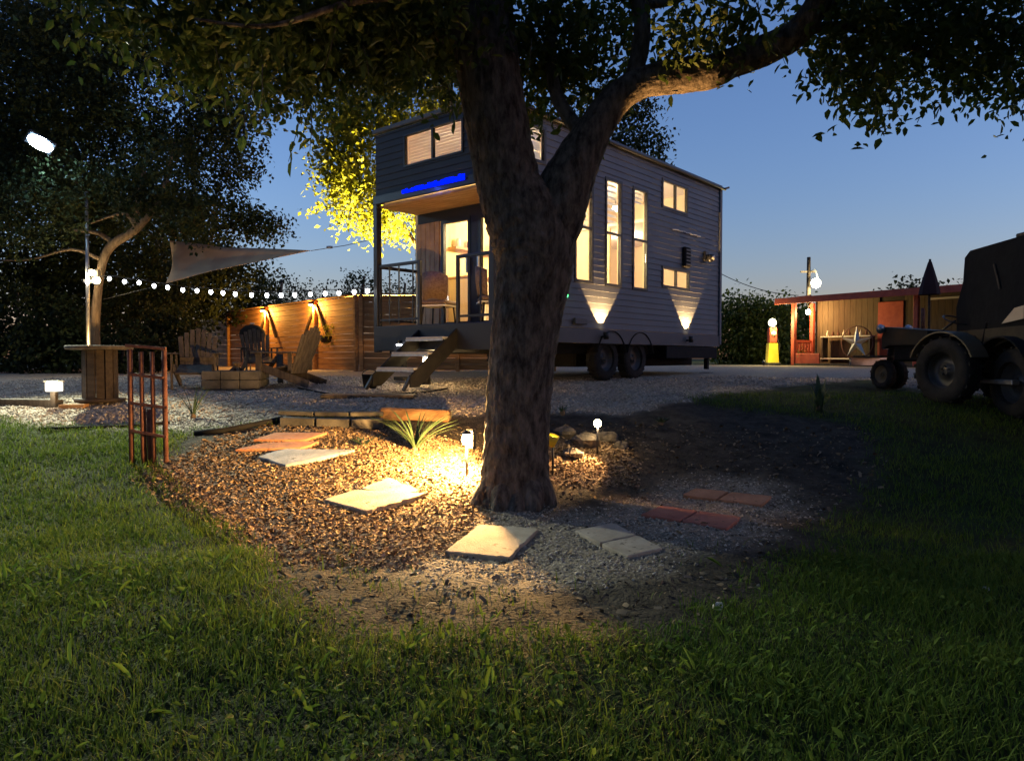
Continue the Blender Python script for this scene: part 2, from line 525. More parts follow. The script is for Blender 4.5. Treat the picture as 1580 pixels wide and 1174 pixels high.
a_ba = soft(xf, yf, POLY_BARE, .2)

def ground_mat():
    m = bpy.data.materials.new('ground'); m.use_nodes = True
    nt = m.node_tree; nd = nt.nodes; lk = nt.links
    b = nd['Principled BSDF']; b.inputs['Roughness'].default_value = .95; b.inputs['Specular IOR Level'].default_value = .1
    tc = nd.new('ShaderNodeTexCoord')
    def ramp(scale, c0, c1, detail=8, lo=.35, hi=.68):
        n = nd.new('ShaderNodeTexNoise'); n.inputs['Scale'].default_value = scale; n.inputs['Detail'].default_value = detail
        n.inputs['Roughness'].default_value = .7
        lk.new(tc.outputs['Object'], n.inputs['Vector'])
        r = nd.new('ShaderNodeValToRGB')
        r.color_ramp.elements[0].color = (*c0, 1); r.color_ramp.elements[1].color = (*c1, 1)
        r.color_ramp.elements[0].position = lo; r.color_ramp.elements[1].position = hi
        lk.new(n.outputs['Fac'], r.inputs['Fac'])
        return r.outputs['Color']
    turf = ramp(3.0, (0.02, 0.02, 0.009), (0.04, 0.055, 0.014))
    bare = ramp(5.0, (0.018, 0.015, 0.011), (0.075, 0.06, 0.042))
    grav = ramp(26.0, (0.17, 0.138, 0.10), (0.48, 0.41, 0.32))
    mulc = ramp(14.0, (0.10, 0.062, 0.034), (0.36, 0.24, 0.14))
    path = ramp(30.0, (0.11, 0.088, 0.06), (0.36, 0.295, 0.215))
    cur = turf
    for nm, c in (('bare', bare), ('mulch', mulc), ('path', path), ('gravel', grav)):
        at = nd.new('ShaderNodeAttribute'); at.attribute_name = nm
        mx = nd.new('ShaderNodeMix'); mx.data_type = 'RGBA'
        lk.new(at.outputs['Fac'], mx.inputs['Factor']); lk.new(cur, mx.inputs['A']); lk.new(c, mx.inputs['B'])
        cur = mx.outputs['Result']
    lk.new(cur, b.inputs['Base Color'])
    v = nd.new('ShaderNodeTexNoise'); v.inputs['Scale'].default_value = 38; v.inputs['Detail'].default_value = 4
    lk.new(tc.outputs['Object'], v.inputs['Vector'])
    bp = nd.new('ShaderNodeBump'); bp.inputs['Strength'].default_value = .9; bp.inputs['Distance'].default_value = .03
    lk.new(v.outputs['Fac'], bp.inputs['Height']); lk.new(bp.outputs['Normal'], b.inputs['Normal'])
    return m
ground = np_mesh('ground', np.stack([xf, yf, GZ.ravel()], 1), quads, ground_mat(), attr={'gravel': a_gr, 'mulch': a_mu, 'path': a_pa, 'bare': a_ba}, smooth=True)
tag(ground, 'gently rising yard of turf, bare soil and pale gravel', 'ground', kind='structure')

# ------------------------------------------------------------------ loose cover: pebbles, bark chips, blades
OCT_V = np.array([[1, 0, 0], [-1, 0, 0], [0, 1, 0], [0, -1, 0], [0, 0, 1], [0, 0, -1]], float)
OCT_F = np.array([[0, 2, 4], [2, 1, 4], [1, 3, 4], [3, 0, 4], [2, 0, 5], [1, 2, 5], [3, 1, 5], [0, 3, 5]])
def rotz_np(a):
    c, s = np.cos(a), np.sin(a); z = np.zeros_like(a); o = np.ones_like(a)
    return np.stack([np.stack([c, -s, z], -1), np.stack([s, c, z], -1), np.stack([z, z, o], -1)], -2)
def rotx_np(a):
    c, s = np.cos(a), np.sin(a); z = np.zeros_like(a); o = np.ones_like(a)
    return np.stack([np.stack([o, z, z], -1), np.stack([z, c, -s], -1), np.stack([z, s, c], -1)], -2)
def roty_np(a):
    c, s = np.cos(a), np.sin(a); z = np.zeros_like(a); o = np.ones_like(a)
    return np.stack([np.stack([c, z, s], -1), np.stack([z, o, z], -1), np.stack([-s, z, c], -1)], -2)

def scatter(n, box, maskf):
    x = RNG.uniform(box[0], box[1], n); y = RNG.uniform(box[2], box[3], n)
    k = RNG.uniform(0, 1, n) < maskf(x, y)
    return x[k], y[k]

def pebbles(name, x, y, smin, smax, m, label, cat):
    n = len(x)
    s = smin + (smax - smin) * RNG.power(.45, n)
    sc = np.stack([s * RNG.uniform(.8, 1.3, n), s * RNG.uniform(.7, 1.1, n), s * RNG.uniform(.45, .8, n)], -1)
    Rm = rotz_np(RNG.uniform(0, 6.28, n)) @ rotx_np(RNG.normal(0, .5, n))
    v = OCT_V[None] + RNG.normal(0, .16, (n, 6, 3))
    v = np.einsum('nij,nkj->nki', Rm, v * sc[:, None, :])
    v += np.stack([x, y, height(x, y) + s * .25], -1)[:, None, :]
    f = (OCT_F[None] + (np.arange(n) * 6)[:, None, None]).reshape(-1, 3)
    o = np_mesh(name, v.reshape(-1, 3), f, m, attr={'tone': np.repeat(RNG.uniform(0, 1, n), 6)})
    return tag(o, label, cat, kind='stuff')

gx_, gy_ = scatter(150000, (-8.5, 8.5, 7.2, 13.5), lambda x, y: soft(x, y, POLY_GRAVEL, .1) * np.clip((14.5 - y) / 5, .12, 1) * (np.abs(x) < y * .82 + .5))
pebbles('gravel_stones', gx_, gy_, .006, .026, M['stone'], 'loose pale limestone gravel spread around the tiny house', 'gravel')
gx_, gy_ = scatter(50000, (-3, 4, 4.0, 7.2), lambda x, y: np.clip(soft(x, y, POLY_PATH, .2) + .8 * soft(x, y, POLY_SAND, .2), 0, 1) * .8)
pebbles('path_pebbles', gx_, gy_, .004, .015, M['stone'], 'fine beige pebbles around the stepping slabs', 'pebbles')
gx_, gy_ = scatter(9000, (-3, 5, 3.8, 8.5), lambda x, y: soft(x, y, POLY_BARE, .3) * .5)
pebbles('soil_crumbs', gx_, gy_, .004, .02, mat('soil_crumb', (0.05, 0.042, 0.03), .95, c2=(0.2, 0.165, 0.125), attr='tone', spec=.1, contrast=(0, 1)), 'dark crumbs of soil and grit on bare ground under the tree', 'soil')

def chips(name, x, y, l0, l1, m, label, cat, lift=.012, wide=.5):
    n = len(x)
    L = RNG.uniform(l0, l1, n); W = L * RNG.uniform(.25, wide, n)
    base = np.array([[-.5, -.5, 0], [.0, -.6, .14], [.5, -.4, 0], [.5, .5, .02], [0, .6, .16], [-.5, .4, 0]])
    v = base[None] * np.stack([L, W, L * RNG.uniform(.1, 1.2, n)], -1)[:, None, :]
    Rm = rotz_np(RNG.uniform(0, 6.28, n)) @ rotx_np(RNG.normal(0, .55, n)) @ roty_np(RNG.normal(0, .45, n))
    v = np.einsum('nij,nkj->nki', Rm, v)
    v += np.stack([x, y, height(x, y) + lift * RNG.uniform(.2, 1.6, n)], -1)[:, None, :]
    f = np.array([[0, 1, 4, 5], [1, 2, 3, 4]])
    f = (f[None] + (np.arange(n) * 6)[:, None, None]).reshape(-1, 4)
    o = np_mesh(name, v.reshape(-1, 3), f, m, attr={'tone': np.repeat(RNG.uniform(0, 1, n) ** 1.3, 6)})
    return tag(o, label, cat, kind='stuff')
gx_, gy_ = scatter(190000, (-4.5, 2, 4.6, 8.6), lambda x, y: np.clip(np.maximum(soft(x, y, POLY_MULCH, .2), soft(x, y, POLY_MULCH2, .15)) - .55 * soft(x, y, POLY_SAND, .3), 0, 1))
chips('bark_mulch', gx_, gy_, .008, .042, M['chip'], 'brown bark chips and dead leaves left of the big tree', 'mulch')
gx_, gy_ = scatter(9000, (-3, 4.5, 3.6, 8.6), lambda x, y: np.clip(soft(x, y, POLY_BARE, .3) - soft(x, y, POLY_PATH, .3) * .85, 0, 1) * .4)
chips('leaf_litter', gx_, gy_, .02, .06, mat('litter', (0.06, 0.042, 0.028), .95, c2=(0.22, 0.16, 0.10), attr='tone', spec=.1, contrast=(0, 1)), 'dark scattered leaf litter on the bare soil', 'litter')

def in_grass(x, y):
    bare = np.maximum.reduce([soft(x, y, POLY_GRAVEL, .15), soft(x, y, POLY_BARE, .22), soft(x, y, POLY_MULCH, .2), soft(x, y, POLY_PATH, .2)])
    return 1 - bare

def blades(name, x, y, h0, h1, w, label, m):
    n = len(x)
    h = (h0 + (h1 - h0) * RNG.beta(2, 3, n)) * np.clip(.65 + .6 * patch(x * 1.6 + 1, y * 1.5), .5, 1.3)
    a = RNG.uniform(0, 6.28, n)
    lean = RNG.uniform(.15, 1.1, n) * h
    ww = w * RNG.uniform(.6, 1.4, n)
    dx, dy = np.cos(a), np.sin(a)
    px_, py_ = -dy, dx
    z0 = height(x, y) - .005
    t = [0, .45, .8, 1.0]; wd = [1, .9, .55, .0]
    rows = []
    for tt, wv in zip(t, wd):
        bx_ = x + dx * lean * tt ** 2; by_ = y + dy * lean * tt ** 2; bz = z0 + h * (tt - .25 * tt ** 2 * lean / h)
        if wv > 0:
            rows.append(np.stack([bx_ - px_ * ww * wv, by_ - py_ * ww * wv, bz], -1))
            rows.append(np.stack([bx_ + px_ * ww * wv, by_ + py_ * ww * wv, bz], -1))
        else:
            rows.append(np.stack([bx_ - px_ * ww * .08, by_ - py_ * ww * .08, bz], -1))
            rows.append(np.stack([bx_ + px_ * ww * .08, by_ + py_ * ww * .08, bz], -1))
    v = np.stack(rows, 1)
    f = np.array([[0, 1, 3, 2], [2, 3, 5, 4], [4, 5, 7, 6]])
    f = (f[None] + (np.arange(n) * 8)[:, None, None]).reshape(-1, 4)
    o = np_mesh(name, v.reshape(-1, 3), f, m, attr={'tone': np.repeat(np.clip(RNG.beta(1.6, 2.2, n) * .8 + .3 * (patch(x * .9 + 4, y * 1.1) - .5), 0, 1), 8)})
    return tag(o, label, 'grass', kind='stuff')

def patch(x, y):
    return .55 + .45 * np.sin(x * 2.1 + 1.7 * np.sin(y * 1.9)) * np.sin(y * 2.7 + x)
xa, ya = scatter(165000, (-5.2, 5.6, 1.4, 4.9), lambda x, y: in_grass(x, y) * np.clip(patch(x * 1.2, y * 1.3) + .22, .26, 1) * np.where(np.abs(x) < y * .75 + .3, 1, .5))
xb, yb = scatter(105000, (-8.5, -1.6, 4.9, 9.3), lambda x, y: in_grass(x, y) * np.where(np.abs(x) < y * .78, 1, .5) * np.clip(patch(x, y) + .3, .35, 1))
xc, yc = scatter(62000, (1.2, 10, 4.9, 10.5), lambda x, y: in_grass(x, y) * np.where(np.abs(x) < y * .78, 1, .5) * np.clip(patch(x, y) + .1, .12, 1))
xd, yd = scatter(3500, (-2.2, 3, 3.7, 5.2), lambda x, y: (soft(x, y, POLY_BARE, .3) - soft(x, y, POLY_PATH, .2)) * np.clip(patch(x * 1.7, y * 1.6) - .35, 0, 1))
blades('lawn_grass', np.concatenate([xa, xd]), np.concatenate([ya, yd]), .03, .115, .0026, 'rough green lawn in front of the bare circle', M['grass'])
blades('side_grass', np.concatenate([xb, xc]), np.concatenate([yb, yc]), .03, .10, .0032, 'rough grass on both sides of the mulched bed', M['grass'])

# broad weed leaves among the blades
LEAF6 = np.array([[0, 0, 0], [.34, .27, .07], [.74, .19, .05], [1, 0, -.10], [.74, -.19, .05], [.34, -.27, .07]])
LEAF_F = np.array([[0, 3, 2, 1], [0, 5, 4, 3]])
def leaves_np(pos, size, yaw, pitch, roll, width=1.0):
    n = len(pos)
    Rm = rotz_np(yaw) @ roty_np(pitch) @ rotx_np(roll)
    t = LEAF6 * np.array([1, width, 1])
    v = np.einsum('nij,kj->nki', Rm, t) * size[:, None, None] + pos[:, None, :]
    f = (LEAF_F[None] + (np.arange(n) * 6)[:, None, None]).reshape(-1, 4)
    return v.reshape(-1, 3), f
xw, yw = scatter(24000, (-4.6, 4.8, 1.6, 4.7), lambda x, y: in_grass(x, y) * np.clip(patch(x * 1.3 + 2, y) - .1, 0, 1))
n = len(xw)
pos = np.stack([xw, yw, height(xw, yw) + RNG.uniform(.005, .075, n)], -1)
v, f = leaves_np(pos, RNG.uniform(.018, .055, n), RNG.uniform(0, 6.28, n), RNG.normal(-.35, .45, n), RNG.normal(0, .4, n), .8)
tag(np_mesh('clover_weeds', v, f, M['weed'], attr={'tone': np.repeat(RNG.uniform(0, 1, n), 6)}), 'low broad-leaved weeds growing through the front lawn', 'weeds', kind='stuff')
xw, yw = scatter(420, (-3.2, 1.5, 2.6, 4.6), lambda x, y: in_grass(x, y) * .4)
n = len(xw)
pos = np.stack([xw, yw, height(xw, yw) + .02], -1)
v, f = leaves_np(pos, RNG.uniform(.06, .13, n), RNG.uniform(0, 6.28, n), RNG.normal(-.8, .4, n), RNG.normal(0, .6, n), .32)
tag(np_mesh('tall_weeds', v, f, M['weed'], attr={'tone': np.repeat(RNG.uniform(.3, 1, n), 6)}), 'taller strap-leaved weeds standing out of the front lawn', 'weeds', kind='stuff')

# ------------------------------------------------------------------ stepping slabs
def slab(name, px, m, label, th=.05, lift=.022, split=None, cat='paving slab'):
    c = [G(*p) for p in px]
    cen = sum(c, Vector()) / len(c)
    root = None
    def piece(cc, parent):
        b = MB()
        rr = random.Random(int(abs(cc[0].x) * 1000))
        raw, cc = cc, []
        for i in range(len(raw)):                     # worn, slightly chipped edges
            p, q = raw[i], raw[(i + 1) % len(raw)]
            nn = max(3, int((q - p).length / .05))
            dd = (q - p).normalized(); pn = Vector((-dd.y, dd.x, 0))
            for u in range(nn):
                chip = rr.uniform(0, .006) + (rr.uniform(.006, .018) if rr.random() < .12 else 0)
                w = p.lerp(q, u / nn)
                gg = sum(raw, Vector()) / len(raw)
                cc.append(w + (gg - w).normalized() * (chip + (.008 if u == 0 else 0)))
        k = len(cc); g = sum(cc, Vector()) / k
        ins = [p + (g - p).normalized() * .007 for p in cc]
        top = [Vector((p.x, p.y, p.z + lift)) for p in ins]
        mid = [Vector((p.x, p.y, p.z + lift - .006)) for p in cc]
        bot = [Vector((p.x, p.y, p.z + lift - th)) for p in cc]
        vs = top + mid + bot
        fs = [tuple(range(k))]
        for i in range(k):
            j = (i + 1) % k
            fs.append((i, k + i, k + j, j)); fs.append((k + i, 2 * k + i, 2 * k + j, k + j))
        fs.append(tuple(range(2 * k, 3 * k))[::-1])
        b.add(vs, fs)
        return b
    if split is None:
        o = piece(c, None).build(name, m, loc=cen)
        return tag(o, label, cat)
    t = thing(name, label, cat, cen)
    A, B, C, D = c
    g = .006
    e1, e2 = A.lerp(B, split - g), D.lerp(C, split - g)
    e3, e4 = A.lerp(B, split + g), D.lerp(C, split + g)
    piece([A, e1, e2, D], t).build('paver', m, t, world=True)
    piece([e3, B, C, e4], t).build('paver', m, t, world=True)
    return t
slab('stepping_slab', [(388, 684), (425, 673), (506, 673), (470, 685)], M['slab_orange'], 'thin orange clay slab farthest up the slope of the left path', lift=.045)
slab('stepping_slab', [(360, 700), (410, 689), (494, 687), (465, 697)], M['slab_orange'], 'orange clay slab lying between another orange slab and the grey slab', lift=.045)
slab('stepping_slab', [(397, 710), (436, 698), (549, 700), (440, 724)], M['slab_grey'], 'grey concrete slab beside the two orange slabs', th=.06, lift=.042)
slab('stepping_slab', [(556, 759), (600, 741), (650, 762), (610, 770)], M['slab_beige'], 'broken corner of a beige slab tucked under a larger one', lift=.034)
slab('stepping_slab', [(498, 778), (548, 762), (662, 768), (566, 796)], M['slab_beige'], 'beige concrete slab lying on the lit bark mulch over a broken piece', th=.06, lift=.042)
slab('stepping_slab', [(685, 856), (740, 814), (832, 821), (786, 867)], M['slab_beige'], 'beige concrete slab in front of the trunk, crossed by its shadow', th=.06, lift=.03)
slab('stepping_slab', [(885, 823), (968, 863), (1024, 850), (946, 810)], M['slab_beige'], 'pair of beige pavers forming one slab right of the trunk', split=.52)
slab('stepping_slab', [(988, 797), (1122, 820), (1144, 801), (1020, 783)], M['slab_red'], 'dark red slab between the beige pair and the orange pair', split=.48)
slab('stepping_slab', [(1050, 767), (1175, 783), (1192, 769), (1072, 756)], M['slab_orange'], 'pair of orange pavers at the end of the right path', split=.46)

# ------------------------------------------------------------------ curb stones, edging, rocks, logs
def gbeam(name, pa, pb, w, h, m, label=None, cat=None, parent=None, sink=.02, group=None, bev=.008):
    a, b = G(*pa), G(*pb)
    mb = MB().beam(a + Vector((0, 0, h / 2 - sink)), b + Vector((0, 0, h / 2 - sink)), w, h, bev=bev)
    o = mb.build(name, m, parent, loc=None if parent else (a + b) / 2, world=parent is not None)
    if label: tag(o, label, cat, group)
    return o
t = thing('concrete_curb', 'low concrete curb blocks holding the gravel above the mulch', 'curb', G(515, 655))
for a, b in (((436, 655), (488, 657)), ((490, 657), (540, 658)), ((542, 658), (592, 657))):
    gbeam('curb_block', a, b, .16, .12, M['concrete'], parent=t, sink=.03)
    gbeam('cap_stone', (a[0] - 1, a[1] - 9), (b[0], b[1] - 9), .2, .05, M['concrete'], parent=t, sink=-.055)
gbeam('timber_log', (588, 645), (695, 649), .2, .15, mat('timber_orange', (0.16, 0.08, 0.03), .8, c2=(0.28, 0.15, 0.065), scale=5, bump=.4, stretch=(1, 5, 5)), 'squared timber log laid along the gravel behind the spiky plant', 'log', bev=.025)
gbeam('landscape_timber', (-60, 626), (92, 628), .14, .12, M['wood_grey'], 'weathered timber edging along the left lawn behind the box lantern', 'edging')
gbeam('warm_strip_timber', (94, 630), (134, 629), .12, .07, M['wood_fence'], 'short timber end beside the box lantern, a warm strip of light put into its colour', 'edging')  # orange wood colour stands in for the step light's warm strip
pts = [G(60, 664), G(130, 662), G(200, 660), G(262, 655)]
tag(MB().tube([p + Vector((0, 0, .02)) for p in pts], .02, 6).build('garden_edging', M['black_matte'], loc=pts[1]), 'thin dark edging strip along the left gravel behind the rusty trellis', 'edging')
pts = [G(300, 672), G(345, 668), G(392, 659), G(436, 650)]
tag(MB().tube([p + Vector((0, 0, .03)) for p in pts], .035, 6).build('garden_edging', M['black_matte'], loc=pts[1]), 'black edging pipe running up to the concrete curb', 'edging')
pts = [G(460, 600), G(520, 612), G(600, 610), G(655, 607), G(690, 601)]
tag(MB().tube([p + Vector((0, 0, .015)) for p in pts], .014, 6).build('garden_hose', M['black_matte'], loc=pts[1]), 'dark hose lying on the gravel before the porch steps', 'hose')
gbeam('step_plank', (500, 612), (640, 613), .5, .05, M['wood_grey'], 'weathered plank landing on the gravel at the foot of the steps', 'plank', sink=.01)

def rock(px, py, r, label, m=None, sq=.7, seed=0):
    g = G(px, py)
    rr = random.Random(seed + int(px))
    n1, n2 = 10, 7
    mb = MB(); vs = []; fs = []
    ph = [rr.uniform(0, 6.28) for _ in range(6)]
    for i in range(n2 + 1):
        th = math.pi * i / n2
        for k in range(n1):
            a = 2 * math.pi * k / n1
            q = r * (1 + .16 * math.sin(2 * a + ph[0]) + .12 * math.sin(3 * a + 2 * th + ph[1]) + .1 * math.sin(4 * th + ph[2])) * rr.uniform(.92, 1.06)
            vs.append((g.x + q * math.sin(th) * math.cos(a) * 1.25, g.y + q * math.sin(th) * math.sin(a), g.z + r * sq * .55 + q * math.cos(th) * sq))
    for i in range(n2):
        for k in range(n1):
            k2 = (k + 1) % n1
            fs.append((i * n1 + k, (i + 1) * n1 + k, (i + 1) * n1 + k2, i * n1 + k2))
    mb.add(vs, fs)
    return tag(mb.build('bed_rock', m or M['rock'], loc=g), label, 'rock')
rock(905, 688, .13, 'rough rock under the small bed lamp right of the trunk')
rock(872, 672, .10, 'small rock wedged between the trunk and the bed lamp rock')
rock(938, 680, .09, 'rounded rock right of the small bed lamp', seed=3)
rock(884, 706, .09, 'low rock half buried in the mulch right of the trunk', seed=5)
rock(958, 692, .07, 'smallest rock at the outer end of the rock bed', seed=9)
rock(1109, 938, .028, 'white pebble lying on the dark soil near the lawn', M['cream'], seed=4)
rock(1521, 911, .02, 'tiny white stone alone in the dark right lawn', M['cream'], seed=4)
# ================================================================== the tiny house on its trailer
HN = Vector((-0.24, 10.2, 0.97))
HA = math.atan2(0.758, 0.652)
HL, HW, ZF, ZB, ZT, ZP, PD = 7.2, 2.6, 0.90, 0.63, 4.08, 2.91, 0.85
house = thing('tiny_house', 'dark grey tiny house on a trailer with lit windows and a railed porch', 'tiny house', HN, HA)
HM = Matrix.Translation(HN) @ Matrix.Rotation(HA, 4, 'Z')
def HWp(x, y, z): return HM @ Vector((x, y, z))

def facept(face, a, off, z):
    if face == 'side': return (a, -off, z)
    if face == 'front': return (-off, a, z)
    if face == 'far': return (a, HW + off, z)
    if face == 'rear': return (HL + off, a, z)
    if face == 'porch': return (PD - off, a, z)

def wall_cells(a0, a1, z0, z1, op):
    xs = sorted({a0, a1, *[min(max(v, a0), a1) for o in op for v in o[:2]]})
    zs = sorted({z0, z1, *[min(max(v, z0), z1) for o in op for v in o[2:]]})
    for i in range(len(xs) - 1):
        for j in range(len(zs) - 1):
            cx, cz = (xs[i] + xs[i + 1]) / 2, (zs[j] + zs[j + 1]) / 2
            if not any(o[0] < cx < o[1] and o[2] < cz < o[3] for o in op):
                yield xs[i], xs[i + 1], zs[j], zs[j + 1]

def wall_shell(mb, face, a0, a1, z0, z1, op, off0=0.0, off1=-.08):
    for (xa, xb, za, zb) in wall_cells(a0, a1, z0, z1, op):
        ps = [facept(face, a, o, z) for a in (xa, xb) for o in (off0, off1) for z in (za, zb)]
        mb.add(ps, [(0, 1, 3, 2), (4, 6, 7, 5), (0, 4, 5, 1), (2, 3, 7, 6), (0, 2, 6, 4), (1, 5, 7, 3)])

def siding(mb, face, a0, a1, z0, z1, op, h=.105, proud=.014):
    z = z0
    while z < z1 - 1e-4:
        zt = min(z + h, z1)
        cuts = sorted({z, zt, *[v for o in op for v in o[2:] if z < v < zt]})
        for j in range(len(cuts) - 1):
            za, zb = cuts[j], cuts[j + 1]
            zc = (za + zb) / 2
            segs = [(a0, a1)]
            for o in op:
                if o[2] < zc < o[3]:
                    ns = []
                    for (s0, s1) in segs:
                        if o[0] > s0: ns.append((s0, min(o[0], s1)))
                        if o[1] < s1: ns.append((max(o[1], s0), s1))
                    segs = [q for q in ns if q[1] > q[0] + 1e-5]
            fa = .004 + proud * (1 - (za - z) / h); fb = .004 + proud * (1 - (zb - z) / h)
            for (s0, s1) in segs:
                ps = [facept(face, s0, fa, za), facept(face, s1, fa, za), facept(face, s1, fb, zb), facept(face, s0, fb, zb),
                      facept(face, s0, .003, za), facept(face, s1, .003, za)]
                mb.add(ps, [(0, 1, 2, 3), (4, 5, 1, 0)])
        z = zt

OP_SIDE = [(1.88, 2.40, 1.61, 3.44), (2.76, 3.28, 1.61, 3.44), (3.64, 4.16, 1.61, 3.44), (4.68, 5.72, 3.22, 3.78), (4.70, 5.82, 1.73, 2.13), (0.35, 1.13, 3.30, 3.86)]
OP_FRONT = [(.60, 1.90, 3.36, 3.87)]
OP_PORCH = [(1.27, 1.945, ZF + .02, 2.66), (.42, 1.10, ZF + .02, 2.66)]
mb = MB()
wall_shell(mb, 'side', 0, PD, ZP, ZT - .08, OP_SIDE); wall_shell(mb, 'side', PD, HL, ZB, ZT - .08, OP_SIDE)
wall_shell(mb, 'far', 0, PD, ZP, ZT - .08, []); wall_shell(mb, 'far', PD, HL, ZB, ZT - .08, [])
wall_shell(mb, 'front', .08, HW - .08, ZP, ZT - .08, OP_FRONT)
wall_shell(mb, 'rear', .08, HW - .08, ZB, ZT - .08, [], off0=0)
wall_shell(mb, 'porch', .08, HW - .08, ZF, ZP - .06, OP_PORCH)
mb.build('wall', M['wall_in'], house)
mb = MB()
siding(mb, 'side', 0, PD, ZP, ZT - .09, OP_SIDE); siding(mb, 'side', PD, HL, ZF - .02, ZT - .09, OP_SIDE)
tag(mb.build('siding', M['siding'], house), kind='stuff')
mb = MB()
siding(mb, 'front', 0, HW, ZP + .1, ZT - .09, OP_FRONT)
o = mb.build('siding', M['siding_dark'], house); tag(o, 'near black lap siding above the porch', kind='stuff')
mb = MB(); siding(mb, 'far', 0, HL, ZP, ZT - .09, []); siding(mb, 'far', PD, HL, ZF - .02, ZP - .005, []); siding(mb, 'rear', 0, HW, ZB, ZT - .09, [])
tag(mb.build('siding', M['siding'], house), kind='stuff')
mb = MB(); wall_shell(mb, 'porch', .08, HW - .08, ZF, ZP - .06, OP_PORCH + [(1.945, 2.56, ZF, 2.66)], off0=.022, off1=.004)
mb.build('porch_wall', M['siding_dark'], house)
mb = MB()
for k in range(5):
    mb.box((PD - .02, 1.98 + .06 + k * .112, (ZF + 2.66) / 2), (.03, .104, 2.66 - ZF), bev=.004)
mb.build('wood_panel', M['wood_ceiling'], house)
# skirt band, corner trim, roof
MB().box(((PD + HL) / 2, -.016, (ZB + ZF - .03) / 2 + .0), (HL - PD, .03, ZF - .03 - ZB), bev=.004).build('skirt_panel', M['panel_grey'], house)
for (x, y) in ((HL + .01, -.01), (PD, -.006)):
    MB().box((x, y, (ZB + (ZT if x > 2 else ZP)) / 2), (.09, .07, (ZT if x > 2 else ZP - .005) - ZB - .1)).build('corner_trim', M['siding'], house)
roof = MB().box((HL / 2, HW / 2, ZT - .035), (HL + .10, HW + .10, .07), bev=.01).build('roof', M['panel_grey'], house)
MB().tube([(-.05, -.075, ZT - .06), (2.6, -.075, ZT - .065), (HL + .12, -.075, ZT - .07)], .028, 8).build('gutter', M['black_metal'], roof)
MB().beam((HL + .05, -.09, ZT - .07), (HL + .17, -.13, ZT - .03), .05, .04).build('spout', M['black_metal'], roof)
MB().box((HL / 2, HW / 2, ZT - .09), (HL - .2, HW - .2, .02)).build('ceiling', M['ceil_in'], house)
# floors and lofts
MB().box(((PD + HL) / 2, HW / 2, ZF - .06), (HL - PD - .18, HW - .18, .1)).build('floor', M['floor_in'], house)
MB().box((.95, HW / 2, ZP - .028), (1.68, HW - .18, .05)).build('loft_floor', M['ceil_in'], house)
MB().box((5.75, HW / 2, 2.98), (2.6, HW - .18, .06)).build('loft_floor', M['ceil_in'], house)
MB().box((4.48, HW / 2 + .45, 1.93), (.06, HW - 1.1, 2.0)).build('partition', M['wall_in'], house)
# porch ceiling boards, deck boards, fascia
for k in range(8):
    MB().box((.06 + k * .105, HW / 2, ZP - .07), (.098, HW - .1, .025), bev=.004).build('ceiling_board', M['wood_ceiling'], house)
for k in range(8):
    MB().box((.05 + k * .106, HW / 2, ZF - .02), (.1, HW - .02, .035), bev=.004).build('deck_board', M['wood_dark'], house)
MB().box((-.03, HW / 2, .70), (.05, HW + .02, .40), bev=.01).build('deck_fascia', M['black_metal'], house)
MB().box((PD / 2, -.0, .70), (PD + .05, .05, .38), bev=.01).build('deck_fascia', M['black_metal'], house)
MB().box((-.035, HW / 2, ZP + .03), (.05, HW + .04, .14), bev=.008).build('porch_beam', M['black_metal'], house)
for y in (.02, HW - .02):
    MB().box((0.0, y, (ZB - .15 + ZP) / 2), (.10, .10, ZP - ZB + .15), bev=.008).build('porch_post', M['black_metal'], house)
# LED strip under the loft window
ledh = MB().box((-.068, 1.19, ZP + .055), (.012, 1.42, .03), bev=.003).build('led_strip', M['black_metal'], house)
for k in range(19):
    hh = .055 + .035 * (1 - k / 18) + .018 * math.sin(k * 2.1) * math.sin(k * .7)
    MB().box((-.080, .54 + k * .0725, ZP + .03 + hh / 2), (.012, .062, hh), bev=.004).build('diode', M['led_blue'], ledh)
lb_ = lamp('led_light', 'AREA', (-.12, 1.19, ZP + .05), 5, (.02, .08, 1.0), house, world=False)
lb_.data.shape = 'RECTANGLE'; lb_.data.size = 1.3; lb_.data.size_y = .05
lb_.rotation_euler = (Vector((0, 0, 0)) - Vector((.35, 0, -1))).to_track_quat('Z', 'X').to_euler()
# railings
def railing(y0, y1, bal):
    mb = MB()
    zt = 1.87
    mb.beam((.0, y0, zt), (.0, y1, zt), .045, .05, bev=.008)
    mb.beam((.0, y0, ZF + .1), (.0, y1, ZF + .1), .035, .035)
    for y in (y0, y1): mb.box((.0, y, (ZF + zt) / 2 + .01), (.05, .05, zt - ZF + .03), bev=.006)
    r = mb.build('railing', M['black_metal'], house)
    for y in bal: MB().box((.0, y, (ZF + zt) / 2), (.018, .018, zt - ZF - .05)).build('baluster', M['black_metal'], r)
    return r
railing(1.56, 2.52, [1.72, 2.05, 2.28])
railing(.08, .73, [.28, .5])
rr_ = MB().beam((.06, HW - .02, 1.87), (PD - .02, HW - .02, 1.87), .045, .05).build('railing', M['black_metal'], house)
MB().beam((.06, HW - .02, 1.0), (PD - .02, HW - .02, 1.0), .03, .03).build('lower_rail', M['black_metal'], rr_)

